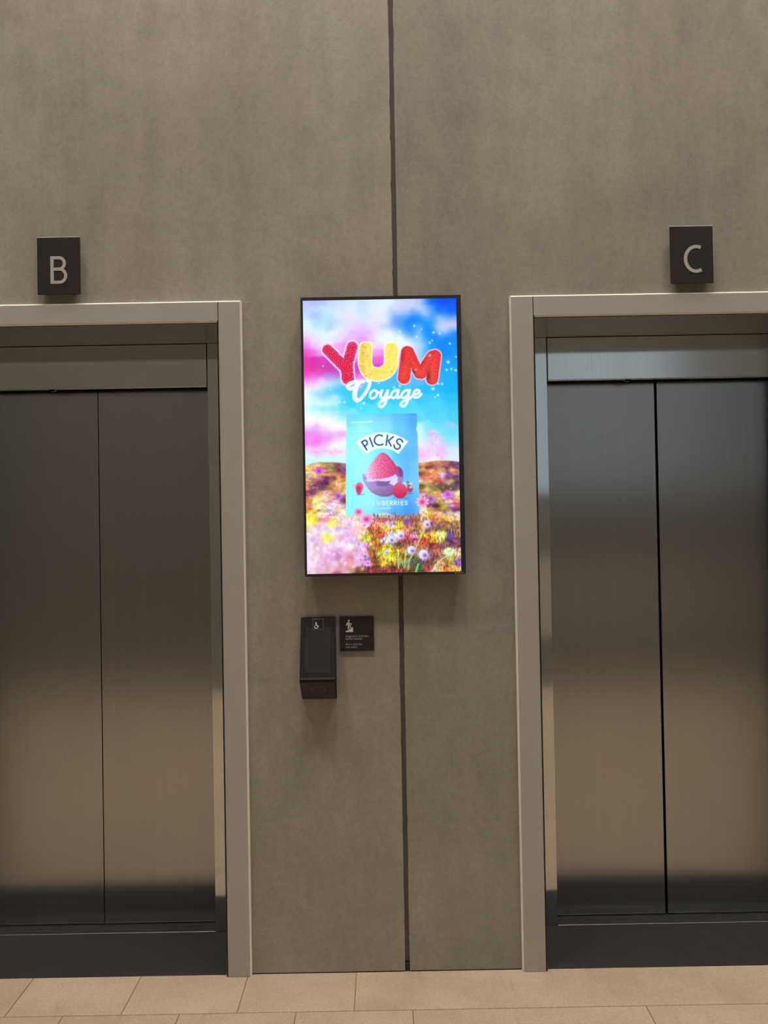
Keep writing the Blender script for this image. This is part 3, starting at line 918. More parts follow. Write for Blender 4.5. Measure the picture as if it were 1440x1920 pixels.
def paint_screen(nu, nv):
    """paints the advert shown on the panel, in artwork units; returns sRGB rows from the top"""
    U_, V_ = np.meshgrid(np.linspace(0, 1, nu), np.linspace(0, 1, nv))
    tl, tr, bl, br = (567.5, 563.5), (857.5, 559.7), (576.2, 1075.7), (862.5, 1072.0)
    X = (tl[0] * (1 - U_) + tr[0] * U_) * (1 - V_) + (bl[0] * (1 - U_) + br[0] * U_) * V_
    Y = (tl[1] * (1 - U_) + tr[1] * U_) * (1 - V_) + (bl[1] * (1 - U_) + br[1] * U_) * V_
    rng = np.random.default_rng(11)
    img = np.zeros((nv, nu, 3))

    def field(txt, sx, sy):
        num = np.zeros((nv, nu, 3))
        den = np.full((nv, nu), 1e-9)
        for ln in txt.strip().splitlines():
            yv, rest = ln.split('|')
            yv = float(yv)
            for tok in rest.split():
                xv, c = tok.split(':')
                xv = float(xv)
                c = np.array([float(q) for q in c.split(',')]) / 255
                v = win(xv - 11 * sx, xv + 11 * sx, yv - 11 * sy, yv + 11 * sy)
                q2 = ((X[v] - xv) / sx) ** 2 + ((Y[v] - yv) / sy) ** 2
                w = np.exp(-q2) + 4e-3 * np.exp(-q2 / 7) + 1e-7 * np.exp(-q2 / 25)
                num[v] += w[..., None] * c
                den[v] += w
        return num / den[..., None]

    def vnoise(cx, cy, sd):
        """smooth value noise with cell size cx, cy (artwork units)"""
        r = np.random.default_rng(sd)
        gx, gy = (X - 560) / cx, (Y - 550) / cy
        n0, n1 = int(gy.max()) + 3, int(gx.max()) + 3
        g = r.random((n0, n1))
        x0, y0 = np.floor(gx).astype(int), np.floor(gy).astype(int)
        fx, fy = gx - x0, gy - y0
        fx, fy = fx * fx * (3 - 2 * fx), fy * fy * (3 - 2 * fy)
        return (g[y0, x0] * (1 - fx) + g[y0, x0 + 1] * fx) * (1 - fy) + (g[y0 + 1, x0] * (1 - fx) + g[y0 + 1, x0 + 1] * fx) * fy

    full = (slice(0, nv), slice(0, nu))

    def win(x0, x1, y0, y1):
        j0 = int(np.clip((x0 - 579) / 284.0 * nu, 0, nu - 1))
        j1 = int(np.clip((x1 - 565) / 284.0 * nu + 2, j0 + 1, nu))
        i0 = int(np.clip((y0 - 567) / 510.0 * nv, 0, nv - 1))
        i1 = int(np.clip((y1 - 557) / 510.0 * nv + 2, i0 + 1, nv))
        return (slice(i0, i1), slice(j0, j1))

    def box_of(pts, pad):
        xs_, ys_ = [q[0] for q in pts], [q[1] for q in pts]
        return win(min(xs_) - pad, max(xs_) + pad, min(ys_) - pad, max(ys_) + pad)

    def over(a, c, w=full):
        c = np.asarray(c, float)
        if c.ndim == 1:
            c = c / 255.0
        img[w] = img[w] * (1 - a[..., None]) + a[..., None] * c

    def sd_poly(pts, closed=False, w=full):
        X_w, Y_w = X[w], Y[w]
        d = np.full(X_w.shape, 1e9)
        n = len(pts)
        for i in range(n if closed else n - 1):
            (x0, y0), (x1, y1) = pts[i], pts[(i + 1) % n]
            dx, dy = x1 - x0, y1 - y0
            L2 = dx * dx + dy * dy + 1e-9
            t = np.clip(((X_w - x0) * dx + (Y_w - y0) * dy) / L2, 0, 1)
            d = np.minimum(d, np.hypot(X_w - x0 - t * dx, Y_w - y0 - t * dy))
        return d

    def fill_sd(pts):
        d = sd_poly(pts, True)
        ins = np.zeros((nv, nu), bool)
        n = len(pts)
        for i in range(n):
            (x0, y0), (x1, y1) = pts[i], pts[(i + 1) % n]
            cond = (y0 > Y) != (y1 > Y)
            with np.errstate(divide='ignore', invalid='ignore'):
                xi = (x1 - x0) * (Y - y0) / (y1 - y0 + 1e-12) + x0
            ins ^= cond & (X < xi)
        return np.where(ins, -d, d)

    def cells(step, sd, ang=0.0, stretch=1.0):
        """distance to the nearest of jittered points and offset from it: beads of fruit skin"""
        r = np.random.default_rng(sd)
        ca, sa = math.cos(ang), math.sin(ang)
        gx = (X * ca + Y * sa) / step + 400
        gy = (-X * sa + Y * ca) / (step * stretch) + 400
        jx = r.uniform(-0.22, 0.22, (97, 97))
        jy = r.uniform(-0.22, 0.22, (97, 97))
        ix, iy = np.floor(gx).astype(int), np.floor(gy).astype(int)
        best = np.full(X.shape, 9.0)
        bx_, by_ = np.zeros(X.shape), np.zeros(X.shape)
        for oy in (-1, 0, 1):
            for ox in (-1, 0, 1):
                qx, qy = ix + ox, iy + oy
                px_ = qx + 0.5 + 0.5 * (qy % 2) - 0.25 + jx[qy % 97, qx % 97]
                py_ = qy + 0.5 + jy[qy % 97, qx % 97]
                dx, dy = gx - px_, gy - py_
                dd = np.hypot(dx, dy)
                m_ = dd < best
                best = np.where(m_, dd, best)
                bx_, by_ = np.where(m_, dx, bx_), np.where(m_, dy, by_)
        # back to picture axes
        return best, bx_ * ca - by_ * sa, bx_ * sa + by_ * ca

    def aa(sd, soft=0.8):
        return np.clip(0.5 - sd / (2 * soft), 0, 1)

    def stroke(pts, w, c, soft=0.7, a=1.0):
        v = box_of(pts, w / 2 + 2 * soft + 1)
        over(aa(sd_poly(pts, False, v) - w / 2, soft) * a, c, v)

    def ell(cx, cy, rx, ry, c, soft=0.8, a=1.0):
        v = win(cx - rx * 1.5 - 2, cx + rx * 1.5 + 2, cy - ry * 1.5 - 2, cy + ry * 1.5 + 2)
        d = (np.sqrt(((X[v] - cx) / rx) ** 2 + ((Y[v] - cy) / ry) ** 2) - 1) * min(rx, ry)
        over(aa(d, soft) * a, c, v)

    def glow(cx, cy, r, c, a=1.0):
        v = win(cx - 3 * r, cx + 3 * r, cy - 3 * r, cy + 3 * r)
        over(np.exp(-((X[v] - cx) ** 2 + (Y[v] - cy) ** 2) / (r * r)) * a, c, v)

    # sky
    img[:] = field(SKY, 8.5, 6.5)
    # pink far trees
    for k in range(60):
        cx = 812 + rng.normal(0, 11)
        cy = 806 + abs(rng.normal(0, 1)) * 26
        if abs(cx - 812) < (cy - 800) * 0.75 and cy < 862:
            glow(cx, cy, rng.uniform(1.5, 3.2), [(245, 200, 250), (225, 190, 240), (250, 225, 255), (235, 170, 245)][k % 4], 0.5)
    for k in range(20):
        glow(583 + k * 3.0 + rng.normal(0, 1), 847 + rng.normal(0, 2), 2.2, (235, 175, 235), 0.35)
    # meadow with blurred far ridges and sharp near grass
    mead = field(MEADOW, 6.2, 4.6)
    blot = vnoise(7.5, 4.2, 3) - 0.5
    blot2 = vnoise(3.4, 2.4, 4) - 0.5
    blade = vnoise(1.5, 5.0, 5) - 0.5
    blade2 = vnoise(2.3, 3.4, 6) - 0.5
    near = np.clip((Y - 955) / 30, 0, 1)
    pinkz = np.clip((690 - X - (Y - 1000) * 0.05) / 25, 0, 1) * near
    amp = 0.30 + 0.0 * near
    f = 1 + amp * (blot * 1.2 + blot2 * 0.8) * (1 - near) + near * (1 - 0.93 * pinkz) * (0.55 * blade + 0.45 * blade2 + 0.35 * blot) + pinkz * 0.16 * (vnoise(6, 8, 9) - 0.5)
    hue = (vnoise(4.5, 3.6, 8) - 0.5) * (1 - 0.8 * pinkz)
    tint = np.stack([1 + 0.14 * hue, 1 - 0.14 * hue, 1 - 0.34 * hue], -1)
    mead = np.clip(mead * f[..., None] * tint, 0, 1)
    ridge = np.interp(X.ravel(), [560, 576, 588, 602, 625, 650, 786, 800, 815, 830, 848, 865],
                      [874, 872, 868, 866.5, 867, 869, 869, 867.5, 865, 864.5, 865.5, 868]).reshape(X.shape)
    over(np.clip((Y - ridge) / 3.0 + 0.5, 0, 1), mead)
    for k in range(90):
        cx, cy = rng.uniform(575, 862), rng.uniform(874, 962)
        if 644 < cx < 790:
            continue
        glow(cx, cy, rng.uniform(1.2, 2.8), [(255, 235, 220), (245, 200, 150), (215, 150, 215), (120, 60, 70), (250, 225, 150), (235, 150, 120)][rng.integers(0, 6)], 0.5)
    # grass strokes in the near meadow
    for k in range(260):
        gx, gy = rng.uniform(690, 862), rng.uniform(968, 1070)
        h = rng.uniform(3, 8)
        sl = rng.normal(0, 2.0)
        j = int(np.argmin((X[int(nv * min(max((gy - 562) / 512, 0), 0.999))] - gx) ** 2))
        i = int(nv * min(max((gy - 562) / 512, 0), 0.999))
        c = np.clip(img[i, j] * rng.choice([0.55, 0.7, 1.25, 1.45]) + rng.choice([0.0, 0.05]), 0, 1) * 255
        y0, y1 = max(0, i - 14), min(nv, i + 8)
        x0, x1 = max(0, j - 10), min(nu, j + 10)
        xs, ys = X[y0:y1, x0:x1], Y[y0:y1, x0:x1]
        t = np.clip((gy - ys) / h, 0, 1)
        d = np.abs(xs - gx - sl * t * t)
        a = np.clip(1.1 - d, 0, 1) * (ys <= gy) * (ys >= gy - h) * 0.6
        img[y0:y1, x0:x1] = img[y0:y1, x0:x1] * (1 - a[..., None]) + a[..., None] * (c / 255)

    # pink blossom in the lower left
    for k in range(110):
        cx, cy = rng.uniform(574, 690), rng.uniform(978, 1074)
        if cx > 668 and cy < 1010:
            continue
        glow(cx, cy, rng.uniform(2.0, 5.0), [(255, 244, 255), (248, 215, 252), (228, 170, 238), (255, 232, 248), (238, 165, 205), (255, 248, 255)][rng.integers(0, 6)], 0.6)
    for (cx, cy) in ((689, 1056), (676, 1050), (684, 1043), (672, 1020), (648, 990)):
        for q in range(7):
            an = q * 0.9
            glow(cx + 4.5 * math.cos(an), cy + 3.6 * math.sin(an), 2.0, (240, 190, 250), 0.75)
        glow(cx, cy, 1.5, (150, 80, 150), 0.6)
    for (cx, cy, r) in ((586, 972, 7), (625, 981, 6), (617, 1009, 6), (583, 962, 5)):
        glow(cx, cy, r, (255, 245, 90), 0.75)
    # pouch
    pouch = field(POUCH, 13, 12)
    pl = [(650, 776.6), (781.8, 776), (782, 800), (780.2, 803), (782.6, 812), (784.2, 880), (785.5, 968.5), (648, 970.5), (648.6, 880), (648.8, 812), (650.8, 805), (649.4, 800)]
    over(aa(fill_sd(pl), 0.8), pouch)
    stroke([(782.9, 815), (784.2, 880), (785.2, 960)], 1.6, (165, 200, 255), 0.9, 0.6)
    stroke([(653, 813), (720, 812), (781, 813.5)], 0.8, (95, 190, 240), 0.7, 0.35)
    stroke([(660.5, 792.6), (679, 792), (696.5, 790.8)], 3.0, (215, 255, 255), 1.2, 0.8)
    stroke([(651, 784), (780, 783)], 0.8, (130, 230, 255), 0.8, 0.5)
    # banner
    ban = smooth_path([(666, 830.3), (677, 822.5), (689, 816.8), (703, 812.6), (717.8, 811.3), (731, 812.8), (744.4, 816.9), (755, 822), (765.5, 828.4)], 4)
    ban += [(747.2, 851.8)] + smooth_path([(747.2, 851.8), (733.3, 844), (717.8, 841), (702, 843.4), (686.7, 851.8)], 4)
    over(aa(fill_sd(ban), 0.7), (240, 255, 252))

    def z6(px, py):
        return (640 + px / 9.0, 770 + py / 9.0)
    navy = (28, 72, 138)
    for path, sm in (([(345, 535), (430, 665)], 0), ([(345, 537), (385, 508), (425, 515), (440, 550), (420, 585), (385, 602)], 1),
                     ([(478, 462), (533, 608)], 0),
                     ([(692, 432), (645, 415), (597, 430), (562, 480), (565, 540), (605, 578), (655, 584), (702, 572)], 1),
                     ([(780, 422), (757, 588)], 0), ([(878, 446), (795, 512), (838, 602)], 0),
                     ([(1037, 537), (1010, 497), (965, 488), (935, 520), (952, 562), (990, 592), (987, 632), (945, 655), (902, 632), (887, 585)], 1)):
        pts = [z6(*q) for q in path]
        stroke(smooth_path(pts, 5) if sm else pts, 2.6, navy, 0.7)

    def z7(px, py):
        return (640 + px / 9.0, 840 + py / 9.0)
    # bowl
    bowl = smooth_path([z7(*q) for q in [(362, 440), (362, 520), (405, 625), (490, 735), (600, 802), (710, 826), (820, 815), (930, 740), (1005, 610), (1040, 480), (1030, 390), (990, 335), (945, 318), (800, 420), (600, 480), (430, 450)]], 4, True)
    bs_ = fill_sd(bowl)
    g = np.clip((X - 680) / 65, 0, 1)[..., None]
    base = np.array([184, 168, 236]) / 255 * (1 - g) + np.array([150, 98, 160]) / 255 * g
    base = base * (1 - 0.18 * np.clip((Y - 915) / 18, 0, 1))[..., None]
    over(aa(bs_, 0.9), np.clip(base + 0.05 * (vnoise(6, 4, 21) - 0.5)[..., None], 0, 1))
    over(aa(fill_sd([z7(*q) for q in [(590, 565), (840, 560), (800, 640), (700, 655), (590, 640)]]), 2.5) * 0.7, (112, 88, 150))
    over(aa(fill_sd([z7(*q) for q in [(940, 320), (1000, 345), (1034, 400), (1022, 490), (985, 470), (960, 380)]]), 1.0), (118, 72, 150))
    over(aa(fill_sd([z7(*q) for q in [(935, 490), (1020, 500), (1025, 560), (960, 610), (930, 590)]]), 1.2) * 0.8, (180, 140, 215))
    # torn white label
    tear = [z7(*q) for q in [(365, 470), (430, 575), (520, 570), (600, 555), (740, 568), (835, 560), (802, 600), (885, 642), (945, 585), (948, 500), (908, 440), (820, 470), (560, 510), (420, 430)]]
    over(aa(fill_sd(tear), 0.8), (232, 215, 250))
    over(aa(fill_sd([z7(*q) for q in [(366, 470), (420, 470), (430, 545), (395, 530)]]), 1.2) * 0.7, (150, 130, 200))
    # big berry
    berry = smooth_path([z7(*q) for q in [(705, 80), (640, 105), (570, 180), (500, 270), (440, 355), (415, 440), (440, 510), (560, 530), (700, 520), (830, 490), (935, 425), (957, 370), (900, 280), (830, 190), (770, 120)]], 4, True)
    sdb = fill_sd(berry)
    g = np.clip((X - 688) / 22, 0, 1)[..., None]
    c1 = np.array([243, 214, 245]) / 255
    c2 = np.array([236, 112, 165]) / 255
    c3 = np.array([212, 55, 118]) / 255
    g2 = np.clip((X - 712) / 30, 0, 1)[..., None]
    col = (c1 * (1 - g) + c2 * g) * (1 - g2) + c3 * g2
    cd, cx_, cy_ = cells(4.0, 45, 0.5)
    col = col * (1.05 - 0.42 * np.clip(cd - 0.28, 0, 1)[..., None] * np.array([0.7, 1.3, 1.0]))
    hl = np.exp(-((cx_ + 0.14) ** 2 + (cy_ + 0.16) ** 2) / 0.035)
    col = np.clip(col * (1 - 0.35 * hl[..., None]) + 0.35 * hl[..., None] * np.array([1.0, 0.86, 0.94]), 0, 1)
    over(aa(sdb, 0.9), col)
    stroke([z7(*q) for q in [(770, 125), (860, 225), (940, 345)]], 1.6, (185, 40, 100), 1.2, 0.6)
    # small berries
    ell(640 + 215 / 9, 840 + 650 / 9, 3.5, 4.5, (235, 190, 225))
    ell(640 + 305 / 9, 840 + 665 / 9, 7.4, 9.0, (236, 110, 165))
    ell(640 + 290 / 9, 840 + 690 / 9, 4.6, 6.2, (225, 48, 110), 1.4)
    over(aa(fill_sd([z7(*q) for q in [(240, 720), (345, 740), (310, 790), (270, 785)]]), 1.0), (225, 70, 130))
    stroke([z7(265, 792), z7(380, 788)], 1.6, (70, 140, 190), 1.0, 0.6)
    stroke([z7(880, 850), z7(1110, 852)], 2.0, (60, 120, 210), 1.0, 0.5)
    stroke([z7(1110, 775), z7(1200, 772)], 1.8, (60, 110, 200), 1.0, 0.7)
    ell(640 + 1150 / 9, 840 + 690 / 9, 6.2, 7.2, (175, 70, 110))
    for (qx, qy, c) in ((1070, 600, (235, 225, 235)), (1120, 590, (120, 130, 110)), (1165, 610, (200, 235, 235)), (1100, 650, (210, 215, 190)), (1140, 650, (90, 80, 80)), (1170, 665, (225, 200, 215))):
        ell(640 + qx / 9, 840 + qy / 9, 3.4, 2.6, c, 1.2, 0.9)
    sr = (np.sqrt(((X - (640 + 985 / 9)) / 13.8) ** 2 + ((Y - (840 + 730 / 9)) / 14.0) ** 2) - 1) * 13.8
    sc_ = np.clip((Y - 905) / 28, 0, 1)[..., None]
    colr = np.array([232, 95, 140]) / 255 * (1 - sc_) + np.array([205, 38, 82]) / 255 * sc_
    dots = np.sin(X * 2.5) * np.sin(Y * 2.5)
    over(aa(sr, 0.9), np.clip(colr + 0.07 * dots[..., None], 0, 1))
    # caption lettering on the pouch
    G = {'S': [[(.95, .88), (.5, 1), (.08, .85), (.12, .6), (.85, .42), (.92, .15), (.5, 0), (.03, .12)]],
         'T': [[(0, 1), (1, 1)], [(.5, 1), (.5, 0)]], 'R': [[(.08, 0), (.08, 1), (.75, 1), (.95, .78), (.75, .5), (.08, .5)], [(.5, .5), (.98, 0)]],
         'A': [[(0, 0), (.5, 1), (1, 0)], [(.2, .35), (.8, .35)]], 'W': [[(0, 1), (.25, 0), (.5, .8), (.75, 0), (1, 1)]],
         'B': [[(.08, 0), (.08, 1), (.7, 1), (.9, .77), (.7, .53), (.08, .53)], [(.7, .53), (.96, .26), (.72, 0), (.08, 0)]],
         'E': [[(.92, 1), (.1, 1), (.1, 0), (.92, 0)], [(.1, .52), (.8, .52)]], 'I': [[(.5, 0), (.5, 1)]]}
    word = 'STRAWBERRIES'
    lx = [335, 394, 450, 515, 592, 686, 752, 815, 882, 949, 1000, 1066]
    for ch, q in zip(word, lx):
        wd = 70 if ch == 'W' else (20 if ch == 'I' else 44)
        al = float(np.clip((q - 380) / 300.0, 0.12, 1.0))  # glare painted in: letters fade out towards the left
        for st in G[ch]:
            stroke([z7(q + a_ * wd, 970 - (q - 700) * 0.012 - b_ * 68) for a_, b_ in st], 1.35, (238, 255, 255), 0.6, al)
    stroke([z7(610, 1030), z7(670, 1026)], 1.8, (225, 250, 255), 0.9, 0.5)
    stroke([z7(685, 1020), z7(825, 1018)], 2.6, (205, 240, 255), 0.9, 0.75)
    over(aa(np.maximum(((X - 719) / 20.0) ** 2 * 8 - 8 + (Y - 963) * 0 + 0, -(Y - (962.2 + ((X - 719) / 20.0) ** 2 * 6))) - 0.0, 1.0) * (Y < 972) * 0.85, (225, 250, 255))
    # grass in front of the pouch base
    for k in range(330):
        gx = rng.uniform(648, 788)
        gy = 968 + rng.uniform(0, 9)
        h = rng.uniform(3, 8)
        c = [(150, 95, 60), (190, 90, 95), (215, 170, 80), (110, 70, 60), (225, 190, 130), (165, 60, 100), (200, 150, 190)][rng.integers(0, 7)]
        if gx < 690:
            c = [(250, 225, 240), (240, 190, 225), (225, 150, 190), (255, 240, 200)][rng.integers(0, 4)]
        sl = rng.normal(0, 1.6)
        v = win(gx - 8, gx + 8, gy - h - 2, gy + 2)
        t = np.clip((gy - Y[v]) / h, 0, 1)
        a = np.clip(1.2 - np.abs(X[v] - gx - sl * t), 0, 1) * (Y[v] <= gy) * (Y[v] >= gy - h) * 0.6
        over(a, c, v)

    # daisies with pink hearts
    def daisy(cx, cy, r, c_p, c_h, n=9):
        for q in range(n):
            an = 2 * math.pi * q / n + 0.3
            stroke([(cx, cy), (cx + r * math.cos(an), cy + r * 0.85 * math.sin(an))], r * 0.42, c_p, 1.0, 0.85)
        glow(cx, cy, r * 0.5, c_h, 1.0)
    stroke([(797, 952), (800, 965), (803, 978)], 1.8, (250, 235, 190), 0.8, 0.9)
    daisy(807, 936, 7, (205, 130, 215), (150, 60, 160))
    daisy(791, 942, 10.5, (250, 205, 250), (225, 50, 120))
    daisy(672, 960, 8, (250, 170, 215), (230, 60, 130))
    daisy(687, 974, 11, (245, 195, 245), (225, 50, 125))
    daisy(839, 928, 7, (225, 130, 230), (180, 70, 190))
    daisy(634, 930, 7, (200, 130, 220), (150, 70, 170))
    daisy(598, 883, 6, (225, 110, 220), (160, 50, 180))

    # white globe flowers
    def globe(cx, cy, r, dx=2.0, dy=1.5):
        glow(cx, cy, r * 1.15, (225, 210, 240), 0.8)
        ell(cx, cy, r, r, (246, 240, 255), 1.6)
        glow(cx + dx, cy + dy, r * 0.55, (120, 80, 205), 0.9)
    for pth, w in (([(796, 988), (790, 1003), (783, 1018), (776, 1032)], 2.2), ([(772, 1040), (766, 1052), (764, 1068)], 2.6),
                   ([(745, 1038), (746, 1066)], 2.6), ([(759, 1034), (757, 1064)], 2.4), ([(783, 1058), (778, 1073)], 3.6), ([(837, 1042), (820, 1055), (807, 1074)], 2.8)):
        c = (225, 225, 165) if pth[0][0] > 786 else ((130, 225, 110) if pth[0][0] > 780 else (190, 230, 130))
        stroke(smooth_path(pth, 4), w, c, 0.8, 0.85)
    for q in range(7):
        an = -2.9 + q * 0.42
        stroke([(733, 1014), (733 + 13 * math.cos(an), 1012 + 14 * math.sin(an))], 1.6, (245, 240, 252), 0.9, 0.85)
        an2 = -3.0 + q * 0.35
        stroke([(843, 1042), (843 + 16 * math.cos(an2), 1040 + 14 * math.sin(an2))], 1.8, (225, 245, 190), 1.0, 0.7)
    for q in range(9):
        an2 = -2.7 + q * 0.27
        stroke([(824, 1010), (824 + 10 * math.cos(an2), 1010 + 15 * math.sin(an2))], 1.3, (240, 245, 160), 0.9, 0.7)
    globe(733, 1012, 5.5, 1, 1.5)
    globe(750, 1004, 6.5, 1.5, 2)
    globe(799, 983.5, 6.2, 1.5, 1)
    globe(770, 1031.5, 7.0, 2.5, 2)
    globe(792.5, 1039.5, 8.2, 3, 2.5)
    globe(724, 1036, 3.6, 0.5, 0.5)
    for (cx, cy, r) in ((843, 1004, 4.0), (789, 1055, 3.6), (768, 1057, 2.8), (762, 978, 4), (784, 976, 3), (859, 1051, 4.5), (833, 961, 3)):
        glow(cx, cy, r, (120, 75, 190), 0.85)

    glow(738, 640, 24, (240, 255, 255), 0.75)
    glow(757, 648, 16, (235, 255, 255), 0.6)
    # fruit letters with pale outline
    def caps(lst):
        d = np.full((nv, nu), 1e9)
        for (p, r) in lst:
            d = np.minimum(d, sd_poly(p) - r)
        return d

    def fruit(lst, halo, hw, colf):
        d = caps(lst)
        over(aa(d - hw, 0.9), halo)
        over(aa(d, 0.8), colf(d))
    nz = vnoise(1.7, 1.7, 31)
    nz2 = vnoise(3.5, 3.0, 32)

    def col_y(d):
        cd, cx_, cy_ = cells(4.3, 41, 0.6)
        edge = np.clip(1 + d / 8.0, 0, 1)
        c = np.stack([0.86 - 0.12 * edge + 0.06 * (nz2 - 0.5), 0.11 + 0.10 * edge, 0.27 + 0.20 * edge], -1)
        c = c * (1.10 - 0.55 * np.clip(cd - 0.30, 0, 1)[..., None] * np.array([0.8, 1.2, 1.0]))
        hl = np.exp(-((cx_ - 0.16) ** 2 + (cy_ + 0.18) ** 2) / 0.026) * (0.45 + 0.5 * nz)
        c = c * (1 - hl[..., None]) + hl[..., None] * np.array([1.0, 0.80, 0.88])
        rag = np.clip((d + 2.6) / 2.6, 0, 1) * np.clip(nz * 2.2 - 0.85, 0, 1)
        c = c * (1 - rag[..., None] * 0.75) + rag[..., None] * 0.75 * np.array([0.97, 0.80, 0.95])
        for (cx, cy) in ((615, 654), (646, 692), (648, 710)):
            g_ = np.exp(-((X - cx) ** 2 + (Y - cy) ** 2) / 20.0)[..., None]
            c = c * (1 - 0.8 * g_) + np.array([0.93, 0.12, 0.20]) * 0.8 * g_
        return np.clip(c, 0, 1)
    over(np.clip(1 - caps([([(614.5, 656), (646, 688)], 10.2), ([(661, 650), (652, 682)], 10.2), ([(650.5, 686), (652.5, 710)], 11.4)]) / 5.0, 0, 1) * 0.35, (255, 215, 255))
    fruit([([(614.5, 656), (646, 688)], 10.2), ([(661, 650.5), (652, 682)], 10.2), ([(650.5, 686), (652.5, 710)], 11.8)],
          (248, 215, 250), 2.6, col_y)

    def col_u(d):
        rim = np.clip(1 + d / 4.0, 0, 1)
        c = np.stack([0.985 + 0 * X, 0.885 + 0.07 * (nz2 - 0.5) + 0.06 * np.clip((X - 690) / 60, 0, 1), 0.44 + 0.22 * (nz2 - 0.5) + 0.0 * X], -1)
        ang = np.arctan2(Y - 680, X - 709)
        fib = np.sin(ang * 34 + 5 * nz2) * np.clip((Y - 664) / 24, 0, 1)
        c = c + (0.035 * fib)[..., None] * np.array([0.1, 0.8, 1.6])
        for (cx, cy) in ((685.5, 652), (675.3, 686.5), (686, 705.5), (695, 703), (690, 668), (735, 697), (733, 642), (682, 662)):
            c = c - (0.30 * np.exp(-((X - cx) / 2.0) ** 2 - ((Y - cy) / 1.3) ** 2))[..., None] * np.array([0.35, 0.7, 0.8])
        left = np.exp(-((X - 680) / 5) ** 2) * (Y < 700)
        c = c - left[..., None] * np.array([0.03, 0.08, 0.05])
        return np.clip(c * (1 - 0.25 * rim[..., None]) + 0.25 * rim[..., None] * np.array([1, 0.97, 0.6]), 0, 1)
    upath = smooth_path([(686, 654), (685, 670), (685.5, 684), (692, 697), (709, 702.8), (726, 696.5), (733.5, 684), (734.2, 670), (734.4, 656)], 5)
    fruit([(upath, 12.0), ([(683, 648.5), (690, 648.5)], 6.2), ([(730, 650), (739, 650)], 6.0)], (255, 255, 225), 1.8, col_u)

    def col_m(d):
        cd, cx_, cy_ = cells(2.9, 43, 0.35, 1.7)
        edge = np.clip(1 + d / 9.0, 0, 1)
        c = np.stack([0.95 - 0.12 * edge, 0.22 + 0.05 * np.clip((Y - 660) / 40, 0, 1) - 0.05 * edge, 0.22 + 0.05 * edge], -1)
        c = c * (1.05 - 0.30 * np.clip(cd - 0.25, 0, 1))[..., None]
        hl = np.exp(-((cx_ - 0.12) ** 2 + (cy_ + 0.16) ** 2) / 0.035) * (0.15 + 0.5 * np.clip(nz2 + (X - 790) / 90, 0, 1))
        c = c * (1 - 0.55 * hl[..., None]) + 0.55 * hl[..., None] * np.array([1.0, 0.70, 0.66])
        rag = np.clip((d + 2.2) / 2.2, 0, 1) * np.clip(nz * 2.2 - 0.9, 0, 1)
        c = c * (1 - rag[..., None] * 0.6) + rag[..., None] * 0.6 * np.array([0.97, 0.78, 0.86])
        for (cx, cy, rx, ry, k_) in ((776.5, 698, 3.5, 7, 0.30), (804.5, 706, 4, 9, 0.34), (793, 678, 4, 7, 0.18), (757, 668, 4, 12, 0.16)):
            c = c * (1 - k_ * np.exp(-((X - cx) / rx) ** 2 - ((Y - cy) / ry) ** 2))[..., None]
        for (cx, cy, r_) in ((780, 694, 2.0), (807, 667, 2.6), (772, 692, 1.6)):
            g_ = np.exp(-((X - cx) ** 2 + (Y - cy) ** 2) / (r_ * r_))[..., None]
            c = c * (1 - 0.75 * g_) + 0.75 * g_ * np.array([1, 0.82, 0.82])
        return np.clip(c, 0, 1)
    fruit([([(764.5, 661), (758, 709)], 11.6), ([(767, 660), (777, 682), (787, 701)], 10.0), ([(817, 668), (811, 711)], 11.4), ([(811, 668), (800, 684), (791, 702)], 9.6)],
          (252, 205, 235), 1.9, col_m)

    # script word
    def z5(px, py):
        return (640 + px / 9.0, 705 + py / 9.0)
    Wt = (246, 254, 255)

    def script(pts, w, closed=False):
        q = smooth_path([z5(*p) for p in pts], 6, closed)
        if closed:
            q.append(q[0])
        stroke(q, w / 9.0, Wt, 0.7)
    script([(205, 205), (150, 218), (112, 190), (130, 140), (215, 105), (300, 100), (370, 95)], 62)
    script([(300, 105), (255, 190), (230, 290), (232, 370), (262, 412)], 82)
    script([(262, 412), (310, 405), (380, 330), (440, 240), (478, 150), (480, 90), (435, 78)], 58)
    script([(560, 245), (500, 290), (490, 360), (530, 385), (590, 345), (605, 280)], 41, True)
    script([(595, 255), (640, 285), (680, 262)], 34)
    script([(690, 250), (665, 320), (680, 375), (730, 365), (785, 255)], 48)
    script([(790, 250), (765, 370), (745, 460), (700, 520), (650, 515), (640, 475), (680, 435), (770, 395), (840, 345)], 46)
    script([(925, 245), (860, 290), (845, 350), (885, 378), (945, 330), (960, 270)], 41, True)
    script([(968, 245), (948, 320), (955, 375), (1010, 350)], 46)
    script([(1110, 245), (1045, 285), (1020, 350), (1060, 378), (1120, 330), (1145, 270)], 41, True)
    script([(1158, 245), (1135, 350), (1110, 455), (1065, 515), (1015, 505), (1015, 465), (1060, 430), (1150, 390), (1215, 335)], 44)
    script([(1215, 325), (1290, 305), (1325, 265), (1290, 240), (1240, 270), (1220, 330), (1250, 370), (1310, 358), (1355, 310)], 42)

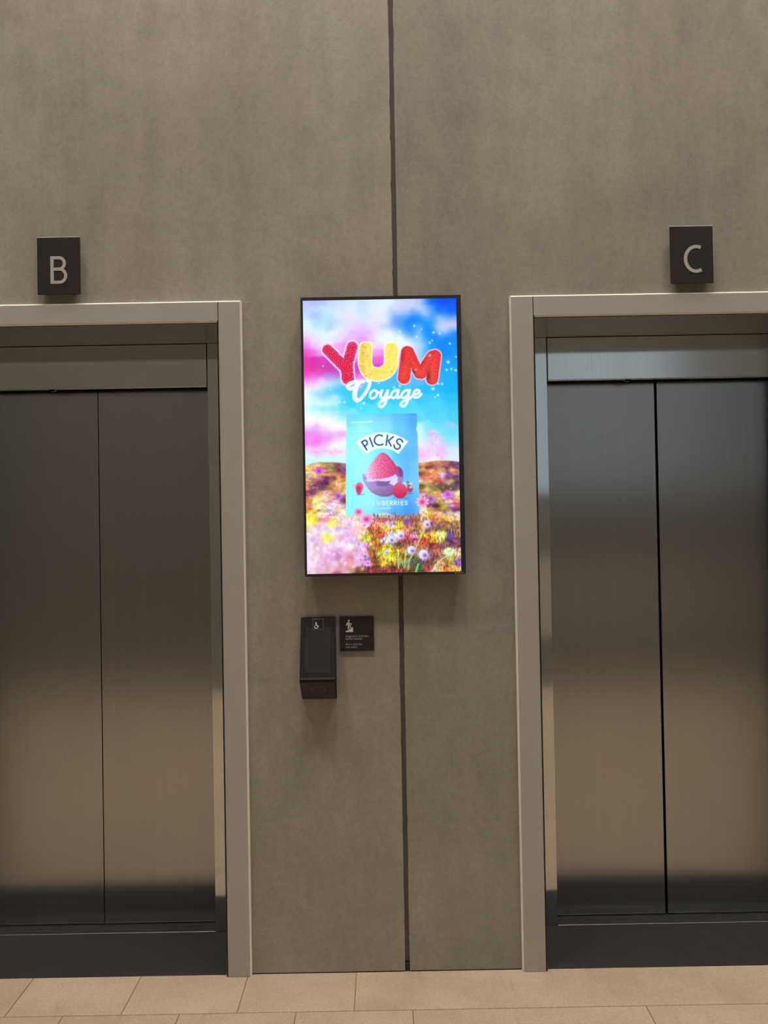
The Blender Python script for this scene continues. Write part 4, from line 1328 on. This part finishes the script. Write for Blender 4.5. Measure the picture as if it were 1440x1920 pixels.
    # sparkles
    for (cx, cy, r) in ((778, 611.5, 2.0), (750.5, 622, 1.8), (742, 623, 1.6), (792, 618, 1.3), (782.5, 632, 1.9), (814.3, 624.5, 2.3), (826, 626, 1.8), (811.8, 639, 1.4),
                        (807.3, 643.5, 2.0), (845, 645, 2.0), (856.5, 670, 1.5), (841.5, 679.8, 3.0), (838.5, 694.5, 2.3), (847.5, 693, 2.0), (855.5, 695.3, 2.3), (701, 606, 1.2),
                        (822.5, 720.5, 2.0), (829.5, 721, 2.2), (812.5, 730, 3.0), (822, 742, 2.2), (816, 745.5, 1.6), (739, 727, 2.0), (750, 724, 2.2), (682.5, 756.5, 2.6),
                        (637, 753.8, 2.0), (646, 754.2, 1.9), (676.5, 725.5, 1.5), (619.5, 730.6, 1.0), (606, 686.5, 1.2), (595, 746, 1.7), (711, 719, 1.6), (646, 754, 1.5), (677, 766, 1.3)):
        glow(cx, cy, r * 1.1, (170, 240, 255), 0.9)
        glow(cx, cy, r * 0.6, (225, 255, 255), 0.9)
    # overexposed panel: very slight lift of the brights
    return np.clip(img, 0, 1)


disp = thing('wall_display', 'portrait advertising screen glowing with pink sky, meadow and blue pouch', 'display', (0.002, 0, 1.457))
bs = disp.location[:]
ox0, ox1, oz0, oz1 = -0.2893, 0.2930, 1.4570, 2.4700
ax0, ax1, az0, az1 = -0.2808, 0.2762, 1.4667, 2.4584
box('housing', ox0 + 0.006, ox1 - 0.006, -0.052, -0.012, oz0 + 0.006, oz1 - 0.006, M['black'], disp, bs, 0.003)
box('wall_bracket', -0.15, 0.15, -0.012, -0.0005, 1.75, 2.2, M['black'], disp, bs)
bm = bmesh.new()
bf, bk = -0.0620, -0.0500
bm_box(bm, ox0 - bs[0], ax0 - bs[0], bf, bk, oz0 - bs[2], oz1 - bs[2])
bm_box(bm, ax1 - bs[0], ox1 - bs[0], bf, bk, oz0 - bs[2], oz1 - bs[2])
bm_box(bm, ax0 - bs[0], ax1 - bs[0], bf, bk, oz0 - bs[2], az0 - bs[2])
bm_box(bm, ax0 - bs[0], ax1 - bs[0], bf, bk, az1 - bs[2], oz1 - bs[2])
bz = finish(bm, 'bezel', M['bezel'], disp)
bm = bmesh.new()
disc_y(bm, 0.2555 - bs[0], 1.4618 - bs[2], 0.0022, bf - 0.0004, bf + 0.0002, 12)
bm_box(bm, 0.2615 - bs[0], 0.2850 - bs[0], bf - 0.0004, bf + 0.0002, 1.4610 - bs[2], 1.4624 - bs[2])
finish(bm, 'maker_mark', M['grey_print'], bz)
# the picture: colour per vertex of a fine grid, given off by the panel
NU, NV = 362, 640
rgb = paint_screen(NU, NV)
us = np.linspace(ax0, ax1, NU) - bs[0]
vs_ = np.linspace(az1, az0, NV) - bs[2]
XX, ZZ = np.meshgrid(us, vs_)
co = np.stack([XX, np.full_like(XX, -0.0600), ZZ], -1).reshape(-1, 3).astype(np.float32)
ii = np.arange(NV * NU).reshape(NV, NU)
quads = np.stack([ii[:-1, :-1], ii[1:, :-1], ii[1:, 1:], ii[:-1, 1:]], -1).reshape(-1, 4).astype(np.int32)
me = bpy.data.meshes.new('screen_picture')
me.vertices.add(len(co))
me.vertices.foreach_set('co', co.ravel())
me.loops.add(quads.size)
me.loops.foreach_set('vertex_index', quads.ravel())
me.polygons.add(len(quads))
me.polygons.foreach_set('loop_start', np.arange(0, quads.size, 4, dtype=np.int32))
me.polygons.foreach_set('loop_total', np.full(len(quads), 4, dtype=np.int32))
me.update(calc_edges=True)
att = me.color_attributes.new('picture', 'FLOAT_COLOR', 'POINT')
rgba = np.ones((NV * NU, 4), np.float32)
s_ = np.clip(rgb.reshape(-1, 3), 0, 1)
rgba[:, :3] = np.where(s_ <= 0.04045, s_ / 12.92, ((s_ + 0.055) / 1.055) ** 2.4)
att.data.foreach_set('color', rgba.ravel())
mt, nt, b = new_mat('screen_picture')
at = N(nt, 'ShaderNodeAttribute')
at.attribute_name = 'picture'
b.inputs['Base Color'].default_value = (0.01, 0.01, 0.01, 1)
b.inputs['Roughness'].default_value = 0.35
b.inputs['Specular IOR Level'].default_value = 0.15
nt.links.new(at.outputs['Color'], b.inputs['Emission Color'])
b.inputs['Emission Strength'].default_value = 1.0
try:
    mt.cycles.emission_sampling = 'NONE'      # large dim emitter, found by bounced rays
except Exception:
    pass
link('screen_picture', me, mt, disp)
